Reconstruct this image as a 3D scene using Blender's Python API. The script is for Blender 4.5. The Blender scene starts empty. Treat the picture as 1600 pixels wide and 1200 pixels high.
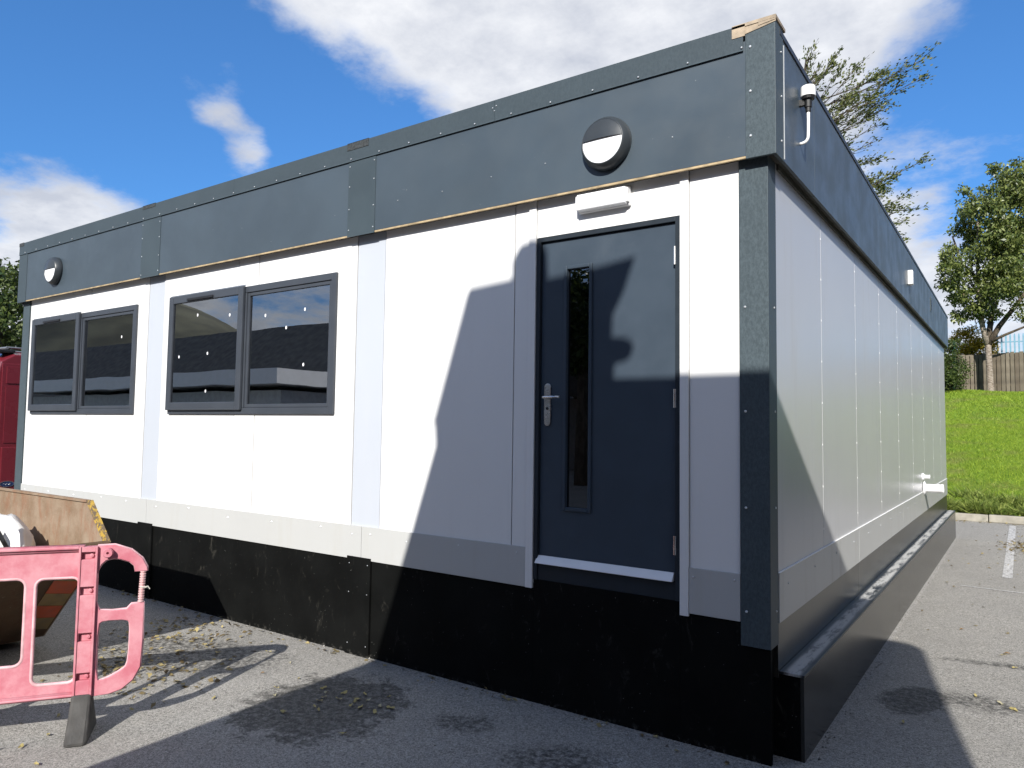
import bpy, bmesh, math, random
import numpy as np
from mathutils import Vector, Matrix
R = math.radians
random.seed(7); rng = np.random.default_rng(7)
sc = bpy.context.scene
col = sc.collection

# ------------------------------------------------------------------ camera
cam = bpy.data.cameras.new('camera'); camo = bpy.data.objects.new('camera', cam); col.objects.link(camo)
cam.sensor_width = 36; cam.sensor_fit = 'HORIZONTAL'; cam.lens = 36 * 1144.29 / 1600
cam.clip_start = 0.05; cam.clip_end = 2000
rv, uv_, fv = (0.81967, 0.57267, 0.01384), (0.02273, -0.05666, 0.99813), (-0.57238, 0.81783, 0.05946)
camo.matrix_world = Matrix(((rv[0], uv_[0], -fv[0], 1.0754), (rv[1], uv_[1], -fv[1], -3.8541), (rv[2], uv_[2], -fv[2], 1.6780), (0, 0, 0, 1)))
sc.camera = camo

# ------------------------------------------------------------------ light
SUN_AZ, SUN_EL = 21.0, 31.0          # light travels towards +y, turned SUN_AZ towards -x
SUN_STRENGTH, SKY_STRENGTH, EXPOSURE = 5.0, 0.055, 0.48
travel = Vector((-math.sin(R(SUN_AZ)) * math.cos(R(SUN_EL)), math.cos(R(SUN_AZ)) * math.cos(R(SUN_EL)), -math.sin(R(SUN_EL))))
sun = bpy.data.lights.new('sun', 'SUN'); sun.energy = SUN_STRENGTH; sun.angle = R(0.48); sun.color = (1, 0.965, 0.905)
suno = bpy.data.objects.new('sun', sun); col.objects.link(suno)
suno.rotation_euler = travel.to_track_quat('-Z', 'Y').to_euler(); suno.location = (6, -14, 12)

world = bpy.data.worlds.new('World'); sc.world = world; world.use_nodes = True
wn, wl = world.node_tree.nodes, world.node_tree.links
wn.clear()
def wnode(t, **kw):
    n = wn.new(t)
    for k, v in kw.items(): setattr(n, k, v)
    return n
def wmath(op, a, b=None, c=None, clamp=False):
    n = wn.new('ShaderNodeMath'); n.operation = op; n.use_clamp = clamp
    for i, v in enumerate((a, b, c)):
        if v is None: continue
        if hasattr(v, 'is_output'): wl.new(v, n.inputs[i])
        else: n.inputs[i].default_value = v
    return n.outputs[0]
sky = wnode('ShaderNodeTexSky', sky_type='NISHITA', sun_disc=False, sun_elevation=R(SUN_EL))
sky.sun_rotation = math.atan2(-travel.x, -travel.y)
SKY_TINT = (0.90, 1.95, 3.30, 1)
sky.air_density = 1.0; sky.dust_density = 0.1; sky.ozone_density = 2.5
tint = wnode('ShaderNodeMixRGB', blend_type='MULTIPLY'); tint.inputs[0].default_value = 1
gam = wnode('ShaderNodeGamma'); gam.inputs[1].default_value = 0.72; wl.new(sky.outputs[0], gam.inputs[0])
wl.new(gam.outputs[0], tint.inputs[1]); tint.inputs[2].default_value = SKY_TINT
tc = wnode('ShaderNodeTexCoord')
CLOUD_MID = 0.37
# cloud field: direction spread on a cloud ceiling, plus the banks that stood over the yard
sep = wnode('ShaderNodeSeparateXYZ'); wl.new(tc.outputs['Generated'], sep.inputs[0])
zz = wmath('ADD', wmath('MAXIMUM', sep.outputs[2], 0.0), 0.22)
comb = wnode('ShaderNodeCombineXYZ')
wl.new(wmath('DIVIDE', sep.outputs[0], zz), comb.inputs[0]); wl.new(wmath('DIVIDE', sep.outputs[1], zz), comb.inputs[1])
comb.inputs[2].default_value = 0.35
def wnoise(scale, detail, rough, dist=0.0):
    n = wnode('ShaderNodeTexNoise'); n.inputs['Scale'].default_value = scale; n.inputs['Detail'].default_value = detail
    n.inputs['Roughness'].default_value = rough; n.inputs['Distortion'].default_value = dist
    wl.new(comb.outputs[0], n.inputs['Vector']); return n.outputs['Fac']
n1 = wnoise(1.9, 7, 0.60, 0.15)
n2 = wnoise(5.2, 6, 0.62)
field = wmath('ADD', wmath('MULTIPLY', wmath('SUBTRACT', n1, CLOUD_MID), 1.5), wmath('MULTIPLY', wmath('SUBTRACT', n2, 0.5), 0.62))
# (direction, cos outer, cos inner, weight)
banks = [((-0.438, 0.752, 0.492), 0.940, 0.998, 0.36), ((-0.237, 0.855, 0.462), 0.945, 0.997, 0.30), ((-0.571, 0.671, 0.475), 0.960, 0.999, 0.26),
         ((-0.50, 0.74, 0.435), 0.980, 0.999, 0.14), ((-0.73, 0.47, 0.525), 0.955, 0.999, 0.66), ((-0.108, 0.892, 0.439), 0.975, 0.999, 0.16),
         ((-0.915, 0.355, 0.180), 0.984, 0.9985, 0.50), ((-0.868, 0.460, 0.180), 0.986, 0.999, 0.42), ((-0.795, 0.508, 0.318), 0.9965, 0.9998, 0.30), ((-0.762, 0.560, 0.310), 0.9965, 0.9998, 0.44),
         ((-0.777, 0.487, 0.398), 0.9982, 0.9999, 0.40), ((-0.05, 0.975, 0.215), 0.985, 0.999, 0.30),
         ((-0.80, -0.57, 0.17), 0.93, 0.995, 0.22), ((-0.86, 0.36, 0.36), 0.955, 0.995, -0.52), ((-0.80, 0.44, 0.41), 0.965, 0.997, -0.30), ((-0.01, 0.94, 0.35), 0.978, 0.998, -0.46), ((-0.72, 0.58, 0.375), 0.980, 0.999, -0.36), ((-0.645, 0.66, 0.375), 0.983, 0.999, -0.42), ((-0.82, 0.49, 0.30), 0.990, 0.9995, -0.10)]
for d, c0, c1, w in banks:
    dv = Vector(d).normalized()
    dp = wnode('ShaderNodeVectorMath', operation='DOT_PRODUCT'); wl.new(tc.outputs['Generated'], dp.inputs[0]); dp.inputs[1].default_value = dv
    mr = wnode('ShaderNodeMapRange', interpolation_type='SMOOTHSTEP'); wl.new(dp.outputs['Value'], mr.inputs[0])
    mr.inputs[1].default_value = c0; mr.inputs[2].default_value = c1; mr.inputs[3].default_value = 0; mr.inputs[4].default_value = w
    field = wmath('ADD', field, mr.outputs[0])
cov = wnode('ShaderNodeMapRange', interpolation_type='SMOOTHSTEP'); wl.new(field, cov.inputs[0])
cov.inputs[1].default_value = 0.06; cov.inputs[2].default_value = 0.42; cov.inputs[3].default_value = 0; cov.inputs[4].default_value = 0.94
above = wnode('ShaderNodeMapRange'); wl.new(sep.outputs[2], above.inputs[0]); above.inputs[1].default_value = 0.0; above.inputs[2].default_value = 0.04
covf = wmath('MULTIPLY', cov.outputs[0], above.outputs[0])
ramp = wnode('ShaderNodeValToRGB'); wl.new(wmath('ADD', wmath('MULTIPLY', n2, 0.65), wmath('MULTIPLY', n1, 0.35)), ramp.inputs[0])
ramp.color_ramp.elements[0].position = 0.36; ramp.color_ramp.elements[0].color = (13.5, 13.6, 13.8, 1)
ramp.color_ramp.elements[1].position = 0.62; ramp.color_ramp.elements[1].color = (8.0, 8.4, 9.4, 1)
cm = wnode('ShaderNodeMixRGB'); wl.new(covf, cm.inputs[0]); wl.new(tint.outputs[0], cm.inputs[1]); wl.new(ramp.outputs[0], cm.inputs[2])
bg = wnode('ShaderNodeBackground'); wl.new(cm.outputs[0], bg.inputs[0]); bg.inputs[1].default_value = SKY_STRENGTH
world.cycles.sampling_method = 'MANUAL'; world.cycles.sample_map_resolution = 256
wo = wnode('ShaderNodeOutputWorld'); wl.new(bg.outputs[0], wo.inputs[0])

sc.view_settings.view_transform = 'Standard'; sc.view_settings.look = 'None'
sc.view_settings.exposure = EXPOSURE; sc.view_settings.gamma = 1; sc.view_settings.use_curve_mapping = False
sc.render.engine = 'CYCLES'; sc.cycles.max_bounces = 5; sc.cycles.diffuse_bounces = 3; sc.cycles.glossy_bounces = 3
sc.cycles.use_adaptive_sampling = True; sc.cycles.adaptive_threshold = 0.02; sc.cycles.use_denoising = True; sc.cycles.time_limit = 1150
sc.cycles.sample_clamp_indirect = 6; sc.cycles.transparent_max_bounces = 12

# ------------------------------------------------------------------ materials
class NT:
    def __init__(s, name):
        s.m = bpy.data.materials.new(name); s.m.use_nodes = True
        s.n, s.l = s.m.node_tree.nodes, s.m.node_tree.links
        s.b = s.n['Principled BSDF']
        s.tc = s.n.new('ShaderNodeTexCoord'); s.co = s.tc.outputs['Object']
    def link(s, a, b): s.l.new(a, b)
    def put(s, sock, v):
        if hasattr(v, 'is_output'): s.l.new(v, sock)
        else: sock.default_value = v
    def noise(s, scale, detail=4, rough=0.55, co=None, dist=0.0, out='Fac'):
        n = s.n.new('ShaderNodeTexNoise'); n.inputs['Scale'].default_value = scale; n.inputs['Detail'].default_value = detail
        n.inputs['Roughness'].default_value = rough; n.inputs['Distortion'].default_value = dist
        s.l.new(co or s.co, n.inputs['Vector']); return n.outputs[out]
    def voro(s, scale, co=None, out='Distance', feature='F1'):
        n = s.n.new('ShaderNodeTexVoronoi'); n.feature = feature; n.inputs['Scale'].default_value = scale
        s.l.new(co or s.co, n.inputs['Vector']); return n.outputs[out]
    def mapping(s, loc=(0, 0, 0), scale=(1, 1, 1), rot=(0, 0, 0), co=None):
        n = s.n.new('ShaderNodeMapping'); n.inputs['Location'].default_value = loc; n.inputs['Scale'].default_value = scale
        n.inputs['Rotation'].default_value = rot; s.l.new(co or s.co, n.inputs['Vector']); return n.outputs[0]
    def math(s, op, a, b=None, clamp=False):
        n = s.n.new('ShaderNodeMath'); n.operation = op; n.use_clamp = clamp
        s.put(n.inputs[0], a)
        if b is not None: s.put(n.inputs[1], b)
        return n.outputs[0]
    def rng(s, v, a, b, c=0.0, d=1.0, smooth=True):
        n = s.n.new('ShaderNodeMapRange'); n.interpolation_type = 'SMOOTHSTEP' if smooth else 'LINEAR'
        s.put(n.inputs[0], v)
        for i, x in enumerate((a, b, c, d)): n.inputs[i + 1].default_value = x
        return n.outputs[0]
    def mix(s, f, a, b, mode='MIX'):
        n = s.n.new('ShaderNodeMixRGB'); n.blend_type = mode; s.put(n.inputs[0], f)
        for i, v in ((1, a), (2, b)):
            if not hasattr(v, 'is_output'): v = (v[0], v[1], v[2], 1)
            s.put(n.inputs[i], v)
        return n.outputs[0]
    def bump(s, h, strength=0.3, dist=0.01):
        n = s.n.new('ShaderNodeBump'); n.inputs['Strength'].default_value = strength; n.inputs['Distance'].default_value = dist
        s.l.new(h, n.inputs['Height']); s.l.new(n.outputs[0], s.b.inputs['Normal'])
    def set(s, col=None, rough=None, metal=None, spec=None, coat=None, coat_rough=None):
        for k, v in (('Base Color', col), ('Roughness', rough), ('Metallic', metal), ('Specular IOR Level', spec), ('Coat Weight', coat), ('Coat Roughness', coat_rough)):
            if v is None: continue
            if isinstance(v, tuple): v = (v[0], v[1], v[2], 1)
            s.put(s.b.inputs[k], v)
        return s.m
def sc3(c, k): return (c[0] * k, c[1] * k, c[2] * k)
def simple(name, c, rough=0.5, metal=0, spec=0.5, var=0.12, scale=6, fine=60, bump=0.0, dirt=None, dirt_amt=0.3, **kw):
    t = NT(name)
    c1 = t.mix(t.rng(t.noise(scale, 5), 0.3, 0.7), sc3(c, 1 - var), sc3(c, 1 + var))
    if dirt: c1 = t.mix(t.math('MULTIPLY', t.rng(t.noise(scale * 0.6, 8, 0.7), 0.52, 0.75), dirt_amt), c1, dirt)
    r = t.rng(t.noise(scale * 2, 4), 0.3, 0.7, rough * 0.85, min(1, rough * 1.15))
    if bump: t.bump(t.noise(fine, 3), bump, 0.004)
    return t.set(c1, r, metal, spec, **kw)

def panel_mat(name, c, streak=(0.62, 0.60, 0.55), amt=0.10, rough=0.36):
    t = NT(name)
    base = t.mix(t.rng(t.noise(1.1, 3), 0.3, 0.7), sc3(c, 0.97), c)
    st = t.rng(t.noise(7.0, 6, 0.65, co=t.mapping(scale=(1, 1, 0.09))), 0.5, 0.75)
    sp = t.rng(t.noise(38, 3, 0.6), 0.70, 0.80)
    base = t.mix(t.math('MULTIPLY', st, amt), base, streak)
    base = t.mix(t.math('MULTIPLY', sp, 0.12), base, (0.45, 0.42, 0.38))
    t.bump(t.noise(2.2, 2), 0.10, 0.01)
    return t.set(base, t.rng(st, 0, 1, rough, rough + 0.12), 0, 0.5)
M_WHITE = panel_mat('white_panel', (0.77, 0.77, 0.76))
M_SIDE = panel_mat('white_side_panel_dimmed', (0.49, 0.495, 0.505), amt=0.07, rough=0.30)  # same white cladding, darkened in colour because the side gets less sun
M_STRIP = panel_mat('module_strip', (0.47, 0.50, 0.55), amt=0.08)
M_TRIM = panel_mat('base_trim', (0.46, 0.465, 0.455), streak=(0.40, 0.38, 0.33), amt=0.30)
M_SEAL = simple('joint_seal', (0.86, 0.86, 0.84), 0.5, var=0.03)

def fascia_mat():
    t = NT('fascia_board'); c = (0.052, 0.071, 0.088)
    base = t.mix(t.rng(t.noise(1.3, 4), 0.3, 0.7), sc3(c, 0.90), sc3(c, 1.10))
    scr = t.rng(t.noise(9, 5, 0.75, co=t.mapping(scale=(1, 1, 2.4)), dist=1.4), 0.66, 0.74)
    spots = t.rng(t.voro(7.5), 0.035, 0.02)
    base = t.mix(t.math('MULTIPLY', scr, 0.22), base, (0.30, 0.33, 0.34))
    base = t.mix(t.math('MULTIPLY', spots, 0.5), base, (0.35, 0.37, 0.38))
    t.bump(t.noise(1.4, 2), 0.12, 0.01)
    return t.set(base, t.rng(t.noise(4, 5), 0.3, 0.7, 0.36, 0.50), 0, 0.5)
M_FASCIA = fascia_mat()
def galv_mat(name, c, amt=1.0):
    t = NT(name)
    a = t.noise(75, 3, 0.7, co=t.mapping(scale=(1, 1, 0.5))); b = t.noise(220, 2, 0.7, co=t.mapping(scale=(1, 1, 0.5)))
    f = t.math('ADD', t.math('MULTIPLY', a, 0.6), t.math('MULTIPLY', b, 0.4))
    base = t.mix(t.rng(f, 0.36, 0.64), sc3(c, 1 - 0.28 * amt), sc3(c, 1 + 0.36 * amt))
    big = t.rng(t.noise(3, 4), 0.35, 0.7)
    base = t.mix(t.math('MULTIPLY', big, 0.25), base, sc3(c, 0.7))
    t.bump(b, 0.15, 0.002)
    return t.set(base, t.rng(f, 0.3, 0.7, 0.42, 0.60), 0.0, 0.25)
M_POST = galv_mat('mottled_post', (0.060, 0.080, 0.091), 0.62)
M_CAP = galv_mat('capping_steel', (0.050, 0.067, 0.078), 0.30)
M_COVER = simple('cover_plate', (0.044, 0.061, 0.070), 0.42, var=0.10, scale=3)
M_PVC = simple('anthracite_frame', (0.046, 0.053, 0.065), 0.38, var=0.06, scale=4)
M_DOOR = simple('door_paint', (0.046, 0.063, 0.084), 0.45, spec=0.16, var=0.07, scale=2.5, dirt=(0.14, 0.16, 0.18), dirt_amt=0.14)
M_DOORF = simple('door_frame_paint', (0.024, 0.031, 0.039), 0.45, spec=0.16, var=0.08)
M_BLACK = simple('black_plastic', (0.012, 0.012, 0.013), 0.45)
M_SOFFIT = simple('soffit', (0.05, 0.048, 0.04), 0.7, var=0.3, scale=9)
M_TIMBER = simple('raw_timber_edge', (0.38, 0.29, 0.17), 0.7, var=0.3, scale=14)
def plinth_mat(name, c, rough, dust, spec=0.5):
    t = NT(name)
    base = t.mix(t.rng(t.noise(3, 5), 0.3, 0.7), sc3(c, 0.8), sc3(c, 1.25))
    z = t.n.new('ShaderNodeSeparateXYZ'); t.link(t.co, z.inputs[0])
    sm = t.rng(t.noise(9, 5, 0.75, co=t.mapping(scale=(1, 1, 0.5)), dist=1.0), 0.58, 0.80)
    sp = t.rng(t.voro(26), 0.07, 0.03)
    sp2 = t.math('MULTIPLY', sp, t.rng(t.noise(3.5, 3), 0.42, 0.6))
    ft = t.math('MULTIPLY', t.rng(z.outputs[2], 0.045, 0.0), t.rng(t.noise(30, 4, 0.7), 0.50, 0.70))
    base = t.mix(t.math('MULTIPLY', sm, dust), base, (0.16, 0.15, 0.125))
    base = t.mix(t.math('MULTIPLY', sp2, 0.6), base, (0.34, 0.34, 0.31))
    base = t.mix(t.math('MULTIPLY', ft, 0.35), base, (0.20, 0.19, 0.17))
    t.bump(t.noise(60, 3), 0.15, 0.002)
    return t.set(base, rough, 0, spec)
M_PLINTH = plinth_mat('black_plinth', (0.0055, 0.0058, 0.0056), 0.65, 0.26, 0.05)
M_LEDGE = plinth_mat('ledge_board', (0.020, 0.019, 0.016), 0.24, 0.45)
M_SKIRT = plinth_mat('side_skirt', (0.028, 0.027, 0.024), 0.28, 0.35)
def ledge_top_mat():
    t = NT('ledge_top')
    x = t.n.new('ShaderNodeSeparateXYZ'); t.link(t.co, x.inputs[0])
    nz = t.noise(11, 5, 0.70, co=t.mapping(scale=(1.6, 0.35, 1)))
    band = t.math('MULTIPLY', t.rng(x.outputs[0], 0.016, 0.04), t.rng(x.outputs[0], 0.118, 0.09))
    f = t.math('MULTIPLY', t.rng(nz, 0.33, 0.54), band)
    base = t.mix(t.noise(8, 4), (0.014, 0.016, 0.018), (0.030, 0.032, 0.034))
    base = t.mix(t.math('MULTIPLY', f, 0.85), base, (0.52, 0.52, 0.50))
    t.bump(nz, 0.4, 0.006)
    return t.set(base, t.rng(f, 0, 1, 0.35, 0.8))
M_LEDGETOP = ledge_top_mat()
M_LENS = simple('lamp_diffuser', (0.85, 0.86, 0.88), 0.30, var=0.01)
M_LAMP = simple('lamp_housing', (0.034, 0.040, 0.045), 0.34, var=0.05)
M_WPLAS = simple('white_plastic', (0.82, 0.82, 0.82), 0.35, var=0.03)
M_SCREW = simple('zinc_screw', (0.62, 0.64, 0.66), 0.35, 0.6)
M_CHROME = simple('brushed_steel', (0.62, 0.62, 0.62), 0.26, 1.0, var=0.05)
M_TAPE = simple('brown_tape', (0.34, 0.27, 0.19), 0.6, var=0.25, scale=18, dirt=(0.10, 0.09, 0.08), dirt_amt=0.6)
M_PATCH = simple('mesh_patch', (0.035, 0.040, 0.042), 0.8, var=0.5, scale=60)
M_ROOM = simple('room_lining', (0.34, 0.34, 0.33), 0.8, var=0.05)
M_DARKROOM = simple('room_floor', (0.05, 0.05, 0.055), 0.6)
def glass_mat(name, tintc, ior=1.75):
    m = bpy.data.materials.new(name); m.use_nodes = True; n, l = m.node_tree.nodes, m.node_tree.links; n.clear()
    o = n.new('ShaderNodeOutputMaterial'); mx = n.new('ShaderNodeMixShader'); tr = n.new('ShaderNodeBsdfTransparent'); gl = n.new('ShaderNodeBsdfGlossy')
    fr = n.new('ShaderNodeFresnel'); fr.inputs[0].default_value = ior
    tr.inputs[0].default_value = (*tintc, 1); gl.inputs['Roughness'].default_value = 0.0; gl.inputs[0].default_value = (0.93, 0.96, 1.0, 1)
    tcn = n.new('ShaderNodeTexCoord'); nz = n.new('ShaderNodeTexNoise'); nz.inputs['Scale'].default_value = 1.6; nz.inputs['Detail'].default_value = 1
    bp = n.new('ShaderNodeBump'); bp.inputs['Strength'].default_value = 0.05; bp.inputs['Distance'].default_value = 0.02
    l.new(tcn.outputs['Object'], nz.inputs[0]); l.new(nz.outputs[0], bp.inputs['Height']); l.new(bp.outputs[0], gl.inputs['Normal'])
    l.new(fr.outputs[0], mx.inputs[0]); l.new(tr.outputs[0], mx.inputs[1]); l.new(gl.outputs[0], mx.inputs[2]); l.new(mx.outputs[0], o.inputs[0])
    return m
M_GLASS = glass_mat('window_glass', (0.30, 0.32, 0.32), 3.5)
M_DGLASS = glass_mat('door_glass', (0.04, 0.04, 0.045), 2.2)

# ------------------------------------------------------------------ helpers
def mesh(name, v, f):
    me = bpy.data.meshes.new(name); me.from_pydata([tuple(map(float, p)) for p in v], [], [tuple(map(int, q)) for q in f]); me.update(); return me
def obj(name, me, mat, parent=None, smooth=False, kind=None, bevel=0):
    o = bpy.data.objects.new(name, me); col.objects.link(o)
    if mat and not me.materials: me.materials.append(mat)
    if parent: o.parent = parent
    if smooth:
        for p in me.polygons: p.use_smooth = True
    if kind: o['kind'] = kind
    if bevel:
        b = o.modifiers.new('bevel', 'BEVEL'); b.width = bevel; b.segments = 2; b.limit_method = 'ANGLE'; b.angle_limit = R(40)
    return o
def thing(name, label, cat, loc=(0, 0, 0), rotz=0, group=None):
    o = bpy.data.objects.new(name, None); col.objects.link(o); o.location = loc; o.rotation_euler = (0, 0, rotz)
    o.empty_display_size = 0.2
    return tag(o, label, cat, group)
def tag(o, label, cat, group=None):
    o['label'] = label; o['category'] = cat
    if group: o['group'] = group
    return o
class MB:
    def __init__(s): s.v = []; s.f = []
    def add(s, v, f):
        k = len(s.v); s.v += [tuple(p) for p in v]; s.f += [tuple(i + k for i in q) for q in f]; return s
    def box(s, x0, x1, y0, y1, z0, z1):
        v = [(x0, y0, z0), (x1, y0, z0), (x1, y1, z0), (x0, y1, z0), (x0, y0, z1), (x1, y0, z1), (x1, y1, z1), (x0, y1, z1)]
        return s.add(v, [(0, 3, 2, 1), (4, 5, 6, 7), (0, 1, 5, 4), (1, 2, 6, 5), (2, 3, 7, 6), (3, 0, 4, 7)])
    def prism(s, pts, axis, a, b):
        """pts 2-D polygon; axis 'x','y','z' = extrusion axis from a to b"""
        n = len(pts)
        def P(p, t): return {'x': (t, p[0], p[1]), 'y': (p[0], t, p[1]), 'z': (p[0], p[1], t)}[axis]
        v = [P(p, a) for p in pts] + [P(p, b) for p in pts]
        f = [tuple(range(n))[::-1], tuple(range(n, 2 * n))] + [(i, (i + 1) % n, n + (i + 1) % n, n + i) for i in range(n)]
        return s.add(v, f)
    def tube(s, pts, rad, n=8, cap=True):
        pts = [Vector(p) for p in pts]; rad = rad if hasattr(rad, '__len__') else [rad] * len(pts); k = len(s.v)
        up = Vector((0, 0, 1)) if abs((pts[-1] - pts[0]).normalized().z) < 0.9 else Vector((1, 0, 0))
        for i, p in enumerate(pts):
            d = (pts[min(i + 1, len(pts) - 1)] - pts[max(i - 1, 0)]).normalized()
            a = d.cross(up).normalized(); b = a.cross(d).normalized()
            for j in range(n):
                t = 2 * math.pi * j / n; s.v.append(tuple(p + (a * math.cos(t) + b * math.sin(t)) * rad[i]))
        for i in range(len(pts) - 1):
            for j in range(n):
                s.f.append((k + i * n + j, k + i * n + (j + 1) % n, k + (i + 1) * n + (j + 1) % n, k + (i + 1) * n + j))
        if cap:
            s.f.append(tuple(k + j for j in range(n))[::-1]); s.f.append(tuple(k + (len(pts) - 1) * n + j for j in range(n)))
        return s
    def lathe(s, prof, n=32, M=None, a0=0, a1=2 * math.pi):
        """prof (r,h) about local z; M maps to place"""
        M = M or Matrix(); k = len(s.v); closed = abs(a1 - a0 - 2 * math.pi) < 1e-6; m = n if closed else n + 1
        for r_, h in prof:
            for j in range(m):
                t = a0 + (a1 - a0) * j / n; s.v.append(tuple(M @ Vector((r_ * math.cos(t), r_ * math.sin(t), h))))
        for i in range(len(prof) - 1):
            for j in range(n):
                j2 = (j + 1) % m
                s.f.append((k + i * m + j, k + i * m + j2, k + (i + 1) * m + j2, k + (i + 1) * m + j))
        return s
    def me(s, name): return mesh(name, s.v, s.f)
    def build(s, name, mat, parent=None, **kw):
        me = s.me(name); bm = bmesh.new(); bm.from_mesh(me); bmesh.ops.recalc_face_normals(bm, faces=bm.faces); bm.to_mesh(me); bm.free()
        return obj(name, me, mat, parent, **kw)
def grid_slab(xs, zs, holes, y0, y1):
    """slab in xz with rectangular holes (x0,x1,z0,z1)"""
    X = sorted(set(xs + [h[0] for h in holes] + [h[1] for h in holes])); Z = sorted(set(zs + [h[2] for h in holes] + [h[3] for h in holes]))
    X = [x for x in X if xs[0] <= x <= xs[-1]]; Z = [z for z in Z if zs[0] <= z <= zs[-1]]
    m = MB(); occ = {}
    for i in range(len(X) - 1):
        for j in range(len(Z) - 1):
            cx, cz = (X[i] + X[i + 1]) / 2, (Z[j] + Z[j + 1]) / 2
            occ[i, j] = not any(h[0] < cx < h[1] and h[2] < cz < h[3] for h in holes)
    for (i, j), o in occ.items():
        if not o: continue
        a, b, c, d = X[i], X[i + 1], Z[j], Z[j + 1]
        m.add([(a, y0, c), (b, y0, c), (b, y0, d), (a, y0, d)], [(0, 1, 2, 3)])
        m.add([(a, y1, c), (b, y1, c), (b, y1, d), (a, y1, d)], [(3, 2, 1, 0)])
        for di, dj, q in ((-1, 0, [(a, y0, c), (a, y0, d), (a, y1, d), (a, y1, c)]), (1, 0, [(b, y0, d), (b, y0, c), (b, y1, c), (b, y1, d)]),
                          (0, -1, [(b, y0, c), (a, y0, c), (a, y1, c), (b, y1, c)]), (0, 1, [(a, y0, d), (b, y0, d), (b, y1, d), (a, y1, d)])):
            if not occ.get((i + di, j + dj), False): m.add(q, [(0, 1, 2, 3)])
    return m

# ------------------------------------------------------------------ ground
def asphalt():
    t = NT('asphalt')
    ag = t.noise(210, 3, 0.7); vo = t.voro(260, out='Color')
    sv = t.n.new('ShaderNodeSeparateColor'); t.link(vo, sv.inputs[0])
    vo2 = t.voro(115, out='Color'); sv2 = t.n.new('ShaderNodeSeparateColor'); t.link(vo2, sv2.inputs[0])
    g = t.math('ADD', t.math('ADD', t.math('MULTIPLY', sv.outputs[0], 0.42), t.math('MULTIPLY', sv2.outputs[0], 0.28)), t.math('MULTIPLY', ag, 0.30))
    base = t.mix(t.rng(g, 0.22, 0.78, smooth=False), (0.105, 0.100, 0.091), (0.50, 0.478, 0.436))
    big = t.rng(t.noise(0.9, 4, 0.6), 0.34, 0.66); mid = t.rng(t.noise(5, 4, 0.65), 0.40, 0.70)
    base = t.mix(t.math('MULTIPLY', big, 0.30), base, (0.205, 0.198, 0.183))
    base = t.mix(t.math('MULTIPLY', mid, 0.22), base, (0.32, 0.31, 0.29))
    wob = t.noise(7, 4, 0.65); wob2 = t.noise(34, 3, 0.7)
    w = t.math('ADD', t.math('MULTIPLY', t.math('SUBTRACT', wob, 0.5), 1.5), t.math('MULTIPLY', t.math('SUBTRACT', wob2, 0.5), 0.9))
    def blot(cx, cy, rx, ry, rot=0, soft=0.45):
        m = t.mapping(loc=(-cx, -cy, 0), co=t.co)
        m2 = t.mapping(rot=(0, 0, -rot), co=m); m3 = t.mapping(scale=(1 / rx, 1 / ry, 0), co=m2)
        ln = t.n.new('ShaderNodeVectorMath'); ln.operation = 'LENGTH'; t.link(m3, ln.inputs[0])
        return t.rng(t.math('ADD', ln.outputs['Value'], w), 1.0 + soft / 2, 1.0 - soft / 2)
    gr1 = t.rng(t.noise(26, 4, 0.7), 0.36, 0.62); gr2 = t.rng(t.noise(48, 4, 0.75), 0.50, 0.58)
    dark = None
    for a in [(-2.42, -0.80, 0.46, 0.50, 0, 0.25), (-1.56, -0.50, 0.17, 0.12, 0.3, 0.9), (-0.90, -0.58, 0.28, 0.16, 0.5, 0.9), (0.47, 1.50, 0.17, 0.30, -0.2, 0.35),
              (0.80, 1.68, 0.26, 0.16, 0.2, 1.0), (0.86, 2.66, 0.34, 0.06, 0.25, 0.7), (-4.0, -0.75, 0.75, 0.38, 0.3, 0.7), (-3.2, -2.55, 0.12, 0.08, 0, 0.6), (-1.95, -0.95, 0.10, 0.06, 0, .5)]:
        b = blot(*a)
        b = t.math('MULTIPLY', b, gr1 if a[5] >= .5 else t.math('ADD', t.math('MULTIPLY', gr1, .5), .5))
        dark = b if dark is None else t.math('MAXIMUM', dark, b)
    base = t.mix(t.math('MULTIPLY', dark, 0.78), base, (0.020, 0.020, 0.019))
    pale = None
    for a in [(-0.66, -0.42, 0.09, 0.05, 0.3, 0.6), (-0.66, -0.56, 0.06, 0.14, -0.5, 0.6), (0.14, 6.5, 0.022, 4.2, 0, 0.9)]:
        b = t.math('MULTIPLY', blot(*a), gr2); pale = b if pale is None else t.math('MAXIMUM', pale, b)
    base = t.mix(t.math('MULTIPLY', pale, 0.6), base, (0.55, 0.54, 0.52))
    t.bump(ag, 0.6, 0.006)
    return t.set(base, t.rng(dark, 0, 1, 0.92, 0.66), 0, 0.12)
M_ASPH = asphalt()
g = obj('ground', mesh('ground', [(-300, -300, 0), (300, -300, 0), (300, 300, 0), (-300, 300, 0)], [(0, 1, 2, 3)]), M_ASPH, kind='structure')

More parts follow.
